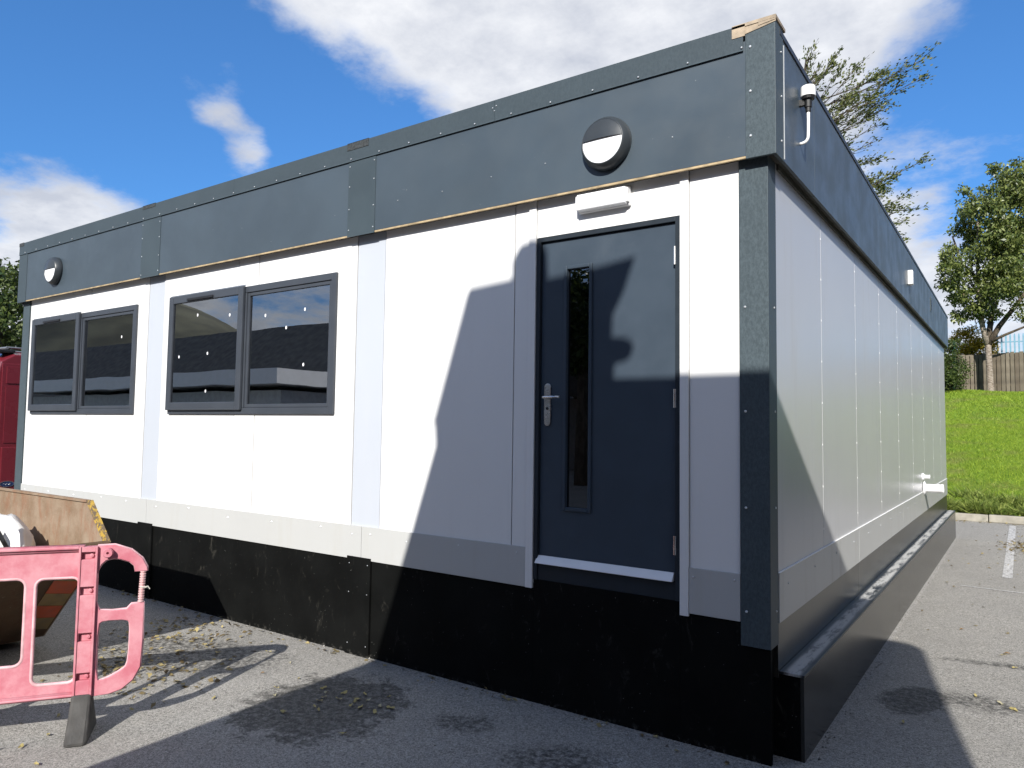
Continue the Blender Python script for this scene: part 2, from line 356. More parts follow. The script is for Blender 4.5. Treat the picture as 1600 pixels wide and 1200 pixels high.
def paint_mat():
    t = NT('worn_road_paint')
    m = t.rng(t.noise(26, 6, 0.7), 0.40, 0.58); gr = t.noise(200, 3)
    base = t.mix(m, (0.27, 0.262, 0.25), (0.60, 0.59, 0.57))
    base = t.mix(t.math('MULTIPLY', t.rng(gr, 0.4, 0.7), 0.35), base, (0.22, 0.21, 0.20))
    return t.set(base, 0.85)
M_PAINT = paint_mat()
def sheet(name, pts, z, mat): return obj(name, mesh(name, [(x, y, z) for x, y in pts], [tuple(range(len(pts)))]), mat, kind='structure')
sheet('parking_line', [(0.82, 6.6), (0.92, 6.6), (0.905, 12.6), (0.805, 12.6)], 0.004, M_PAINT)
sheet('parking_line', [(0.45, 5.74), (3.2, 5.56), (3.2, 5.61), (0.45, 5.775)], 0.004, M_PAINT)
sheet('parking_line', [(3.32, 6.6), (3.42, 6.6), (3.405, 12.6), (3.305, 12.6)], 0.004, M_PAINT)

# kerb stones below the bank
M_KERB = simple('kerb_concrete', (0.30, 0.28, 0.235), 0.85, var=0.2, scale=7, bump=0.4, dirt=(0.10, 0.10, 0.07), dirt_amt=0.5)
kerb = thing('kerb', 'weathered concrete kerb at the foot of the grass bank', 'kerb', (0, 12.9, 0))
km = MB().box(-0.455, 0.455, 0, 0.13, 0, 0.145).me('kerb_stone'); km.materials.append(M_KERB)
for i in range(14):
    o = obj('kerb_stone', km, M_KERB, kerb, bevel=0.015); o.location = (-4.6 + i * 0.922, random.uniform(-.004, .004), random.uniform(-.006, .004))

# ------------------------------------------------------------------ grass bank
def bank_z(x, y):
    t = (y - 13.03) / 18.5
    z = 0.12 + 3.27 * np.clip(t, 0, 1) ** 0.92 + 0.3 * np.clip(t - 1, 0, 9)
    return z + 0.05 * np.sin(x * 1.3 + y * .7) * np.clip(t * 3, 0, 1) + 0.04 * np.sin(x * .6 - y * 1.1) * np.clip(t * 3, 0, 1)
xs = np.linspace(-40, 30, 141); ys = np.concatenate([[13.03], np.linspace(13.3, 60, 90)])
XX, YY = np.meshgrid(xs, ys); ZZ = bank_z(XX, YY)
v = np.stack([XX.ravel(), YY.ravel(), ZZ.ravel()], 1); nx, ny = len(xs), len(ys)
f = [(j * nx + i, j * nx + i + 1, (j + 1) * nx + i + 1, (j + 1) * nx + i) for j in range(ny - 1) for i in range(nx - 1)]
def grass_ground():
    t = NT('turf')
    a = t.rng(t.noise(1.2, 6, 0.6), 0.3, 0.7); b = t.rng(t.noise(14, 5, 0.7), 0.35, 0.65)
    base = t.mix(a, (0.115, 0.205, 0.016), (0.19, 0.30, 0.030)); base = t.mix(t.math('MULTIPLY', b, 0.5), base, (0.075, 0.145, 0.014))
    t.bump(t.noise(40, 4, 0.7), 0.8, 0.05)
    return t.set(base, 0.8, 0, 0.2)
obj('grass_bank', mesh('grass_bank', v, f), grass_ground(), smooth=True, kind='structure')
def leaf_mat(name, a, b, trans=0.35, rough=0.5, hue_scale=0.8, spec=0.35):
    """leaf colour varies leaf by leaf (per-island random)"""
    m = bpy.data.materials.new(name); m.use_nodes = True; n, l = m.node_tree.nodes, m.node_tree.links
    p = n['Principled BSDF']; g_ = n.new('ShaderNodeNewGeometry'); mx = n.new('ShaderNodeMixRGB')
    mx.inputs[1].default_value = (*a, 1); mx.inputs[2].default_value = (*b, 1); l.new(g_.outputs['Random Per Island'], mx.inputs[0])
    l.new(mx.outputs[0], p.inputs['Base Color']); p.inputs['Roughness'].default_value = rough; p.inputs['Specular IOR Level'].default_value = spec
    tr = n.new('ShaderNodeBsdfTranslucent'); l.new(mx.outputs[0], tr.inputs[0]); ms = n.new('ShaderNodeMixShader'); ms.inputs[0].default_value = trans
    l.new(p.outputs[0], ms.inputs[1]); l.new(tr.outputs[0], ms.inputs[2]); l.new(ms.outputs[0], n['Material Output'].inputs[0])
    return m
def np_mesh(name, V, tri_quads):
    me = bpy.data.meshes.new(name); k = tri_quads.shape[1]
    me.vertices.add(len(V)); me.vertices.foreach_set('co', V.astype(np.float32).ravel())
    me.loops.add(tri_quads.size); me.loops.foreach_set('vertex_index', tri_quads.astype(np.int32).ravel())
    me.polygons.add(len(tri_quads)); me.polygons.foreach_set('loop_start', np.arange(0, tri_quads.size, k, dtype=np.int32))
    me.update(calc_edges=True); me.validate(); return me
def unit(a): return a / np.maximum(np.linalg.norm(a, axis=1, keepdims=True), 1e-9)
def leaf_cloud(P, size, aspect=0.5, D=None, spread=1.0, fold=0.12):
    """a diamond-shaped leaf at each point, lying along D (or random)"""
    n = len(P); size = np.broadcast_to(size, (n,))[:, None]
    d = rng.normal(size=(n, 3))
    if D is not None: d = unit(D + rng.normal(size=(n, 3)) * spread)
    d = unit(d); s = unit(np.cross(d, rng.normal(size=(n, 3)))); nn = np.cross(d, s)
    V = np.empty((n, 4, 3)); V[:, 0] = P; V[:, 1] = P + d * size * .45 + s * size * aspect * .5 + nn * size * fold
    V[:, 2] = P + d * size; V[:, 3] = P + d * size * .45 - s * size * aspect * .5 + nn * size * fold
    return V.reshape(-1, 3), np.arange(n * 4).reshape(n, 4)
def blades(n, xr, yr, hmin, hmax, wmin, wmax, lean=0.5, clump=None):
    x = rng.uniform(*xr, n); y = rng.uniform(*yr, n)
    if clump is not None: x, y = clump(n)
    z = bank_z(x, y) - 0.01; h = rng.uniform(hmin, hmax, n); w = rng.uniform(wmin, wmax, n); a = rng.uniform(0, 2 * np.pi, n)
    L = rng.normal(size=(n, 2)) * lean * h[:, None]
    P = np.stack([x, y, z], 1); sd = np.stack([np.cos(a) * w, np.sin(a) * w, 0 * w], 1)
    V = np.empty((n, 3, 3)); V[:, 0] = P - sd / 2; V[:, 1] = P + sd / 2; V[:, 2] = P + np.stack([L[:, 0], L[:, 1], h], 1)
    return V.reshape(-1, 3), np.arange(n * 3).reshape(n, 3)
V, F = blades(150000, (-3.2, 4.0), (13.1, 24), 0.03, 0.09, 0.008, 0.017, 0.7)
V2, F2 = blades(90000, (-4.0, 5.0), (22, 34), 0.03, 0.10, 0.014, 0.028, 0.7)
M_GRASS = leaf_mat('grass_blades', (0.135, 0.245, 0.018), (0.38, 0.48, 0.055), 0.35, 0.6)
def patchy(m, c, lo, hi, scale):
    n, l = m.node_tree.nodes, m.node_tree.links; p = n['Principled BSDF']; src = p.inputs['Base Color'].links[0].from_socket
    t_ = n.new('ShaderNodeTexCoord'); z_ = n.new('ShaderNodeTexNoise'); z_.inputs['Scale'].default_value = scale; z_.inputs['Detail'].default_value = 4; l.new(t_.outputs['Object'], z_.inputs['Vector'])
    r_ = n.new('ShaderNodeMapRange'); l.new(z_.outputs['Fac'], r_.inputs[0]); r_.inputs[1].default_value = lo; r_.inputs[2].default_value = hi; r_.inputs[4].default_value = .75
    x_ = n.new('ShaderNodeMixRGB'); l.new(r_.outputs[0], x_.inputs[0]); l.new(src, x_.inputs[1]); x_.inputs[2].default_value = (*c, 1)
    l.new(x_.outputs[0], p.inputs['Base Color']); l.new(x_.outputs[0], n['Translucent BSDF'].inputs[0])
patchy(M_GRASS, (0.27, 0.27, 0.085), .52, .70, 1.1)
tag(obj('grass', np_mesh('grass', np.concatenate([V, V2]), np.concatenate([F, F2 + len(V)])), M_GRASS, kind='stuff'), 'short bright green grass covering the bank', 'grass')
V, F = blades(9000, (-3, 4), (13.05, 13.7), 0.10, 0.26, 0.03, 0.07, 0.9, clump=lambda n: (lambda c: (c[:, 0] + rng.normal(size=n) * .10, np.maximum(c[:, 1] + rng.normal(size=n) * .09, 13.06)))(np.stack([rng.uniform(-3, 4, 90), 13.1 + rng.random(90) ** 2 * 1.1], 1)[rng.integers(0, 90, n)]))
tag(obj('weeds', np_mesh('weeds', V, F), leaf_mat('weed_leaf', (0.09, 0.15, 0.02), (0.32, 0.37, 0.09), .35, .6), kind='stuff'), 'straggly weeds and longer grass along the kerb', 'weeds')

# ================================================================== CABIN
XL, YB = -8.89, 10.25
cabin = thing('portable_cabin', 'large white modular cabin with dark grey fascia and black plinth', 'building')
W = [(-5.606, -3.29, 1.761, 2.87), (-8.561, -6.245, 1.761, 2.87)]
DOOR = (-1.44, -0.484, 0.745, 2.88)
open_ = [(a + .02, b - .02, c + .02, d - .02) for a, b, c, d in W] + [DOOR]
grid_slab([XL + .02, -0.02], [0.02, 3.62], open_, 0.032, 0.11).build('wall_core', M_PLINTH, cabin)
m = MB(); m.box(-0.11, -0.032, 0.112, YB - .03, 0.02, 3.60); m.build('wall_core', M_PLINTH, cabin)
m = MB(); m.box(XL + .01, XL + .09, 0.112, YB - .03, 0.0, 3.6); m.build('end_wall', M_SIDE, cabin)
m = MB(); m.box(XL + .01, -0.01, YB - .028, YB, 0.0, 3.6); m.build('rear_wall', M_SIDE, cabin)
# room seen through the glass
m = MB()
x0, x1, y0, y1, z0, z1 = XL + .12, -2.2, .115, 6.0, .80, 3.0
m.add([(x0, y1, z0), (x1, y1, z0), (x1, y1, z1), (x0, y1, z1)], [(0, 1, 2, 3)]); m.add([(x0, y0, z0), (x0, y1, z0), (x0, y1, z1), (x0, y0, z1)], [(0, 1, 2, 3)])
m.add([(x1, y0, z0), (x1, y1, z0), (x1, y1, z1), (x1, y0, z1)], [(0, 1, 2, 3)]); m.add([(x0, y0, z1), (x1, y0, z1), (x1, y1, z1), (x0, y1, z1)], [(0, 1, 2, 3)])
m.build('room_lining', M_ROOM, cabin)
MB().box(x0, x1, y0, y1, .74, .80).build('room_floor', M_DARKROOM, cabin)
# front cladding: (x0, x1, material, proud)
ZT, ZB, ZTR = 3.125, 0.692, 0.936
seg = [(-8.718, -7.612, M_WHITE, 0), (-7.608, -7.232, M_WHITE, .0015), (-7.228, -6.054, M_WHITE, 0), (-6.050, -5.774, M_STRIP, -.004), (-5.770, -4.582, M_WHITE, 0),
       (-4.578, -4.292, M_WHITE, .0015), (-4.288, -3.080, M_WHITE, 0), (-3.076, -2.784, M_STRIP, -.004), (-2.780, -1.612, M_WHITE, 0), (-1.608, -1.497, M_WHITE, .0015), (-0.430, -0.152, M_WHITE, 0)]
for a, b, mt, pr_ in seg:
    inside = [w for w in W if w[0] < a and b < w[1]]
    for z0, z1 in ([(ZTR - .02, W[0][2] + .03), (W[0][3] - .03, ZT)] if inside else [(ZTR - .02, ZT)]):
        grid_slab([a + .0026, b - .0026], [z0, z1], [] if inside else W, -pr_, 0.030).build('wall_panel', mt, cabin)
MB().box(-1.438, -0.486, -.001, .030, 2.883, ZT).build('wall_panel', M_WHITE, cabin)
for a, b, zb in ((-1.495, -1.443, .69), (-0.482, -0.432, .675)):
    MB().box(a, b, -.014, .030, zb, ZT).build('door_jamb_strip', M_WHITE, cabin, bevel=.002)
for a, b in ((-8.72, -5.922), (-5.918, -2.953), (-2.949, -1.497), (-0.430, -0.152)):
    MB().box(a, b, -.011, .028, ZB, ZTR).build('base_trim', M_TRIM, cabin, bevel=.0015)
# corner posts
def lpoly(x0, y0, w, d, th=.02): return [(x0 - w, y0), (x0, y0), (x0, y0 + d), (x0 - th, y0 + d), (x0 - th, y0 + th), (x0 - w, y0 + th)]
MB().prism(lpoly(0.004, -.016, .153, .146), 'z', .575, ZT).build('corner_post', M_POST, cabin, bevel=.003)
MB().prism([(XL, -.016), (-8.722, -.016), (-8.722, .03), (XL + .02, .03), (XL + .02, .11), (XL, .11)], 'z', .40, ZT).build('corner_post', M_POST, cabin, bevel=.003)
# plinth
for a, b in ((XL, -6.0), (-5.996, -3.0), (-2.996, -1.4405)):
    MB().box(a, b, .001, .028, 0.0, ZB + .03).build('plinth_board', M_PLINTH, cabin)
MB().box(-1.4395, -0.4825, .001, .028, 0.0, .744).build('plinth_board', M_PLINTH, cabin)
MB().box(-0.4815, -.003, .001, .028, 0.0, ZB + .03).build('plinth_board', M_PLINTH, cabin)
for a, b in ((-3.09, -2.845), (-6.053, -5.797)):
    MB().box(a, b, -.020, -.0005, 0.0, .71).build('plinth_batten', M_PLINTH, cabin, bevel=.002)
# side cladding
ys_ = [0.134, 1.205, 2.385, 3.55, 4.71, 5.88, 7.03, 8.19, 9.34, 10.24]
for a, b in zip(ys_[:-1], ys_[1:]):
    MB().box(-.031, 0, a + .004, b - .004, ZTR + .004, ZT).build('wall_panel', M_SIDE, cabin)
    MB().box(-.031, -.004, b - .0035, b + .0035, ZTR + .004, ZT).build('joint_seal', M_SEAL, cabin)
for a, b in ((.134, 2.38), (2.384, 4.9), (4.904, 7.5), (7.504, 10.24)):
    MB().box(-.031, .008, a, b, ZB - .012, ZTR).build('base_trim', M_TRIM, cabin, bevel=.0015)
    MB().box(-.031, -.002, a, b, .40, ZB - .013).build('side_skirt', M_SKIRT, cabin)
MB().box(-.031, .0095, .134, 10.24, ZTR + .0005, ZTR + .0035).build('joint_seal', M_SEAL, cabin)
for a, b in ((.144, 3.6), (3.603, 7.0), (7.003, 10.10)):
    MB().box(.105, .123, a, b, 0.0, .418).build('ledge_board', M_LEDGE, cabin)
    MB().box(-.0015, .126, a - .002, b, .419, .433).build('ledge_top', M_LEDGETOP, cabin, bevel=.002)
MB().box(-.03, .104, .146, .164, 0.0, .417).build('ledge_board', M_PLINTH, cabin)
# fascia, front
FY, FZ0, FZ1, FZM, FX = -.073, 3.108, 3.828, 3.690, .060
for a, b in ((-8.70, -6.092), (-5.768, -3.112), (-2.838, -.090)):
    MB().box(a, b, FY, FY + .018, FZ0 + .012, FZM + .05).build('fascia_board', M_FASCIA, cabin)
    MB().box(a, b, FY + .0015, FY + .0165, FZ0, FZ0 + .0115).build('timber_edge', M_TIMBER, cabin)
for a, b in ((-6.100, -5.760), (-3.120, -2.830)):
    MB().box(a, b, FY - .004, FY - .0005, FZ0 - .004, FZM + .02).build('fascia_cover_plate', M_COVER, cabin)
MB().prism([(-.092, FY - .005), (FX + .004, FY - .005), (FX + .004, .075), (FX - .016, .075), (FX - .016, FY + .016), (-.092, FY + .016)], 'z', FZ0 - .006, FZ1 - .012).build('fascia_corner', M_POST, cabin, bevel=.003)
MB().prism([(XL - .03, FY - .005), (-8.702, FY - .005), (-8.702, FY + .016), (XL - .014, FY + .016), (XL - .014, .075), (XL - .03, .075)], 'z', FZ0 - .006, FZ1 - .012).build('fascia_corner', M_CAP, cabin, bevel=.003)
caps = [XL - .03, -7.55, -4.58, -1.735, FX - .16]
for a, b in zip(caps[:-1], caps[1:]):
    p = [(FY - .012, FZM - .004), (FY - .006, FZM - .004), (FY - .0055, FZ1 - .004), (.06, FZ1 - .004), (.06, FZ1), (FY - .0095, FZ1), (FY - .0095, FZM + .004)]
    MB().prism(p, 'x', a + .001, b - .001).build('roof_capping', M_CAP, cabin)
# tape and mesh patches on the capping
for a, b, z in ((-3.135, -2.905, 3.775), (-6.09, -5.86, 3.795), (XL - .032, -8.80, 3.79)):
    m = MB(); m.box(a, b, FY - .0125, FY - .0105, z, FZ1 + .003); m.box(a, b, FY - .0125, .03, FZ1 + .0005, FZ1 + .004); m.build('mesh_patch', M_PATCH, cabin)
m = MB(); m.box(-.16, -.09, FY - .0125, FY - .0100, 3.765, FZ1 + .002)
m.prism([(-.092, 3.775), (.012, 3.79), (.068, 3.80), (.070, FZ1 + .006), (-.092, FZ1 + .006)], 'y', FY - .0085, FY - .0055)
m.box(-.16, .070, FY - .0125, .10, FZ1 - .0115, FZ1 + .006); m.prism([(-.02, 3.80), (.068, 3.808), (.069, FZ1 + .004), (-.02, FZ1 + .003)], 'y', FY - .0115, FY - .0085)
m.build('brown_tape', M_TAPE, cabin)
# fascia, side: roof falls to the rear, so the boards taper
def ztop(y): return 3.800 - (y - .07) * .0168
fj = [.077, .786, 3.21, 5.52, 7.98, 10.28]
for a, b in zip(fj[:-1], fj[1:]):
    m = MB(); m.prism([(a + .003, FZ0 + .004), (b - .003, FZ0 + .004), (b - .003, ztop(b) - .02), (a + .003, ztop(a) - .02)], 'x', FX - .018, FX); m.build('fascia_board', M_FASCIA, cabin)
a, b = .01, 10.29
MB().prism([(a, ztop(a) - .03), (b, ztop(b) - .03), (b, ztop(b)), (a, ztop(a))], 'x', FX - .02, FX + .006).build('roof_edge', M_BLACK, cabin)
MB().box(FX + .001, FX + .007, .080, .086, FZ0 + .01, 3.74).build('joint_trim', simple('grey_seal', (0.34, 0.36, 0.38), 0.4), cabin)
# soffits and roof
MB().box(XL - .012, FX - .018, FY + .018, .0295, 3.126, 3.14).build('soffit', M_SOFFIT, cabin)
MB().box(-.03, FX - .018, .030, YB + .02, 3.126, 3.14).build('soffit', M_SOFFIT, cabin)
MB().box(-.0005, .014, .16, YB, 3.095, 3.125).build('soffit_batten', M_SOFFIT, cabin)
m = MB(); m.prism([(FY + .02, 3.70), (10.27, 3.55), (10.27, 3.60), (FY + .02, 3.76)], 'x', XL - .012, FX - .021); m.build('roof', M_BLACK, cabin)
MB().box(XL - .03, FX, YB + .002, YB + .02, FZ0, ztop(YB) - .03).build('fascia_board', M_FASCIA, cabin)
MB().box(XL - .03, XL - .015, .078, YB, FZ0, 3.66).build('fascia_board', M_FASCIA, cabin)
# screws: one joined part
m = MB()
def screw(x, y, z, r=.0065, ax='y'):
    Mx = Matrix.Translation((x, y, z)) @ (Matrix.Rotation(R(90), 4, 'X') if ax == 'y' else Matrix.Rotation(R(90), 4, 'Y'))
    m.lathe([(r, -.001), (r, .002), (r * .6, .004), (0.0001, .0045)], 6, Mx)
for k in range(30): screw(-8.75 + k * .298, FY - .013, FZM + .014, .006)
for x in (-6.085, -5.775, -3.105, -2.845):
    for z in (3.15, 3.32, 3.50, 3.645): screw(x, FY - .0045, z + random.uniform(-.02, .02), .0055)
for z in (3.22, 3.46, 3.70): screw(-.065, FY - .006, z, .0075); screw(FX + .0045, .03, z - .02, .0065, 'x')
for z in (.75, 1.28, 1.78, 2.33): screw(-.118, -.017, z, .007); screw(.0045, .085, z, .006, 'x')
for x in (-8.6, -8.0, -7.4, -6.8, -6.3, -5.75, -5.2, -4.6, -4.0, -3.4, -3.05, -2.86, -2.5, -2.03, -1.56, -.405, -.182): screw(x, -.012, .885 + random.uniform(-.02, .02), .006)
for x in (-1.735, -1.72, -1.75): screw(x, FY - .0105, 3.78 + random.uniform(-.05, .03), .005)
for y in np.arange(.3, 10, .62): screw(.009, float(y), .86, .006, 'x')
for x in np.arange(-2.6, -.3, .42): screw(float(x), FY - .0003, 3.30 + random.uniform(-.03, .03), .004)
for x in (-3.06, -2.87): [screw(x, -.0205, z, .004) for z in (.08, .45, .66)]
m.build('screws', M_SCREW, cabin, kind='stuff')
# white seals/screws running down the side joints
m = MB()
for y in ys_[1:-1]:
    for z in np.arange(1.05, 3.0, .27): m.box(-.003, .002, y - .005, y + .005, z, z + .012)
m.build('joint_fixings', M_SEAL, cabin, kind='stuff')

# ------------------------------------------------------------------ windows
def frame(m, x0, x1, z0, z1, w, y0, y1, wt=None, wb=None):
    wt = wt or w; wb = wb or w
    m.box(x0, x0 + w, y0, y1, z0, z1); m.box(x1 - w, x1, y0, y1, z0, z1)
    m.box(x0 + w + .0002, x1 - w - .0002, y0 + .0006, y1, z0, z0 + wb); m.box(x0 + w + .0002, x1 - w - .0002, y0 + .0006, y1, z1 - wt, z1)
def window(dx, stickers):
    a, b, c, d = -5.606 + dx, -3.29 + dx, 1.761, 2.87; mx = -4.455 + dx
    m = MB(); frame(m, a, b, c, d, .055, -.022, .085); m.box(mx - .03, mx + .03, -.0215, .085, c + .056, d - .056)
    w = m.build('window', M_PVC, cabin, bevel=.004)
    m = MB(); frame(m, a + .006, mx + .014, c + .036, d + .004, .072, -.050, -.0225); m.build('sash', M_PVC, w, bevel=.006)
    m = MB(); frame(m, mx + .0305, b - .0555, c + .0565, d - .0565, .030, -.012, .03); m.build('glazing_bead', M_PVC, w, bevel=.004)
    MB().box(a + .079, mx - .059, -.034, -.028, c + .109, d - .069).build('pane', M_GLASS, w)
    MB().box(mx + .061, b - .086, .002, .008, c + .087, d - .087).build('pane', M_GLASS, w)
    m = MB(); frame(m, a + .078, mx - .058, c + .108, d - .068, .02, -.0275, .10); m.build('inner_reveal', M_WPLAS, w)
    m = MB(); frame(m, mx + .0602, b - .0852, c + .0862, d - .0862, .016, .0085, .10); m.build('inner_reveal', M_WPLAS, w)
    m = MB(); m.box(a + .32, a + .73, -.062, -.0505, d - .058, d - .035); m.build('trickle_vent', M_BLACK, w, bevel=.003)
    MB().box(a, mx + .02, -.030, -.0225, d + .0045, d + .016).build('drip_bar', M_CHROME, w)
    for x, z, left in stickers:
        y = -.0345 if left else .0015
        k = MB().lathe([(.0001, .0006), (.013, .0006), (.014, 0)], 7, Matrix.Translation((x, y, z)) @ Matrix.Rotation(R(90), 4, 'X') @ Matrix.Diagonal((.8, 1.1, 1, 1)))
        k.build('sticker', M_WPLAS, w)
    return w
window(0, [(-5.14, 2.672, 1), (-4.645, 2.635, 1), (-4.19, 2.60, 0), (-3.68, 2.612, 0), (-3.91, 2.478, 0), (-5.42, 2.297, 1), (-4.962, 2.31, 1), (-4.97, 1.968, 1), (-3.68, 2.162, 0)])
w1 = window(-2.955, [(-6.56, 2.56, 0)])
MB().box(-7.27, -7.19, .06, .10, 1.87, 2.06).build('paper_notice', M_WPLAS, w1)

# ------------------------------------------------------------------ door
m = MB(); m.box(-1.44, -1.412, -.006, .10, .745, 2.879); m.box(-.512, -.484, -.006, .10, .745, 2.879); m.box(-1.4118, -.5122, -.005, .10, 2.852, 2.879)
fr = m.build('door_frame', M_DOORF, cabin, bevel=.002)
door = grid_slab([-1.408, -.516], [.852, 2.847], [(-1.222, -1.068, 1.20, 2.66)], .016, .058).build('door', M_DOOR, cabin)
m = MB(); frame(m, -1.244, -1.046, 1.178, 2.682, .022, .004, .0155); m.build('vision_panel_bead', M_DOOR, door, bevel=.004)
MB().box(-1.2215, -1.0685, .030, .036, 1.2005, 2.6595).build('vision_panel', M_DGLASS, door)
MB().box(-1.25, -1.04, .06, .10, 1.17, 2.69).build('vision_panel_backing', M_BLACK, door)
m = MB(); hz = [(-1.379 + .0, 1.705), ]
pl = []
for k in range(9): t = math.pi * k / 8; pl.append((-1.355 + .0235 * math.cos(t), 1.932 + .0235 * math.sin(t)))
for k in range(9): t = math.pi + math.pi * k / 8; pl.append((-1.355 + .0235 * math.cos(t), 1.715 + .0235 * math.sin(t)))
m.prism(pl, 'y', .004, .0155); m.build('handle_plate', M_CHROME, door, bevel=.002)
MB().tube([(-1.355, .004, 1.868), (-1.355, -.040, 1.868), (-1.350, -.050, 1.868), (-1.338, -.054, 1.868), (-1.29, -.055, 1.868), (-1.235, -.052, 1.868)], [.010, .010, .010, .0095, .009, .008], 10).build('lever', M_CHROME, door, smooth=True)
MB().lathe([(.009, 0), (.009, .003), (.0001, .003)], 12, Matrix.Translation((-1.355, .004, 1.80)) @ Matrix.Rotation(R(90), 4, 'X')).build('keyhole', M_BLACK, door)
for z in (1.045, 1.853, 2.657):
    MB().tube([(-.514, -.004, z - .052), (-.514, -.004, z + .052)], .0085, 10).build('hinge', M_CHROME, door, smooth=False)
m = MB(); m.prism([(.0155, .893), (.010, .893), (-.024, .852), (-.024, .848), (.0155, .848)], 'x', -1.418, -.524); m.build('weather_bar', M_WPLAS, door)
MB().box(-1.4115, -.5125, .004, .06, .746, .846).build('threshold', M_DOORF, cabin)

# ------------------------------------------------------------------ lamps, sensor, pipes
def lamp(x, z, label):
    t = thing('bulkhead_lamp', label, 'lamp', (x, FY, z), group='round bulkhead lamps on the fascia')
    Mx = Matrix.Rotation(R(90), 4, 'X')
    MB().lathe([(.150, 0), (.157, .004), (.158, .022), (.152, .046), (.140, .064), (.133, .074), (.129, .075), (.1285, .064)], 48, Mx).build('housing', M_LAMP, t, smooth=True)
    def dome(z0, up, h0, hd, name, mat):
        r_ = .129; nx, nz = 29, 9; v_ = []; f_ = []
        for i in range(nx):
            x_ = math.sqrt(r_ * r_ - z0 * z0) * math.sin(math.pi / 2 * (-1 + 2 * i / (nx - 1))); ze = math.sqrt(max(0, r_ * r_ - x_ * x_)) * (1 if up else -1)
            for j in range(nz):
                z_ = z0 + (ze - z0) * j / (nz - 1); v_.append((x_, -(h0 + hd * (1 - (x_ * x_ + z_ * z_) / r_ ** 2)), z_))
        f_ = [(i * nz + j, i * nz + j + 1, (i + 1) * nz + j + 1, (i + 1) * nz + j) for i in range(nx - 1) for j in range(nz - 1)]
        k = len(v_); lip = [v_[i * nz] for i in range(nx)]; v_ += [(p[0], p[1] + .012, p[2]) for p in lip]
        f_ += [(i * nz, (i + 1) * nz, k + i + 1, k + i) for i in range(nx - 1)]
        MB().add(v_, f_).build(name, mat, t, smooth=False)
    dome(.014, False, .069, .012, 'diffuser', M_LENS); dome(.014, True, .0745, .018, 'eyelid', M_LAMP)
    return t
lamp(-.905, 3.352, 'round eyelid bulkhead lamp on the fascia above the door')
lamp(-7.93, 3.385, 'round eyelid bulkhead lamp near the far left end of the fascia')
t = thing('emergency_light', 'white rectangular emergency light fixed above the door', 'light', (-.955, -.001, 3.04))
MB().box(-.172, .172, -.030, 0, -.056, .058).build('base', M_WPLAS, t, bevel=.006)
m = MB(); m.prism([(-.0305, -.052), (-.066, -.048), (-.073, -.030), (-.073, .030), (-.066, .048), (-.0305, .054)], 'x', -.160, .160); m.build('diffuser', M_LENS, t, bevel=.004)
for s in (-1, 1): MB().box(min(s * .161, s * .174), max(s * .161, s * .174), -.060, -.0302, -.040, .042).build('end_cap', M_WPLAS, t, bevel=.003)

t = thing('photocell_sensor', 'white capped photocell on a white cable beside the roof corner', 'sensor', (.108, .43, 3.50))
MB().lathe([(.0001, .142), (.036, .141), (.040, .135), (.041, .082), (.039, .080), (.0001, .080)], 28).build('cap', M_WPLAS, t, smooth=False, bevel=.003)
MB().lathe([(.0001, .0795), (.036, .0795), (.034, .066), (.021, .062), (.020, .02), (.015, .018), (.015, -.005), (.0001, -.006)], 20).build('body', M_BLACK, t)
MB().box(-.0475, -.018, -.012, .012, .035, .070).build('bracket', M_BLACK, t)
pts = [(0, 0, -.004), (0, 0, -.05), (-.001, 0, -.11), (-.002, 0, -.145)] + [(-.002 - .030 * (1 - math.cos(k * math.pi / 10)), .001, -.145 - .036 * math.sin(k * math.pi / 10)) for k in range(1, 6)] + [(-.0477, .001, -.183)]
MB().tube(pts, .0085, 10).build('cable', M_WPLAS, t, smooth=True)
t = thing('junction_box', 'small white box on the side fascia', 'box', (FX, 5.18, 3.385))
MB().box(.0005, .05, -.045, .045, -.078, .078).build('cover', M_WPLAS, t, bevel=.006); MB().tube([(.025, 0, -.0785), (.025, 0, -.095)], .012, 8).build('gland', M_WPLAS, t)
t = thing('wall_vent', 'narrow dark slot vent on the side fascia near the rear', 'vent', (FX, 7.54, 3.435))
m = MB(); m.box(.0005, .008, -.045, -.032, -.10, .10); m.box(.0005, .008, .032, .045, -.10, .10); m.box(.0005, .0078, -.0318, .0318, -.10, -.088); m.box(.0005, .0078, -.0318, .0318, .088, .10); m.build('rim', M_COVER, t)
for k in range(6): MB().prism([(.001, -.08 + k * .028), (.012, -.086 + k * .028), (.012, -.082 + k * .028), (.001, -.074 + k * .028)], 'y', -.031, .031).build('slat', M_BLACK, t)
t = thing('waste_pipe', 'white stub of waste pipe with round flange low on the side wall', 'pipe', (0, 6.85, .985))
Ry = Matrix.Rotation(R(90), 4, 'Y')
MB().lathe([(.085, .008), (.085, .016), (.060, .030), (.055, .030)], 28, Ry).build('flange', M_WPLAS, t, smooth=False)
MB().lathe([(.052, .01), (.052, .20), (.056, .202), (.056, .225), (.046, .225), (.046, .02)], 24, Ry).build('stub', M_WPLAS, t)
t = thing('overflow_outlet', 'small white overflow outlet above the waste pipe', 'pipe', (0, 6.80, 1.13))
MB().lathe([(.045, 0), (.045, .014), (.024, .018), (.022, .075), (.018, .076)], 20, Ry).build('flange', M_WPLAS, t)
MB().lathe([(.0001, .085), (.026, .083), (.027, .076), (.0001, .076)], 16, Ry).build('cap', M_WPLAS, t)

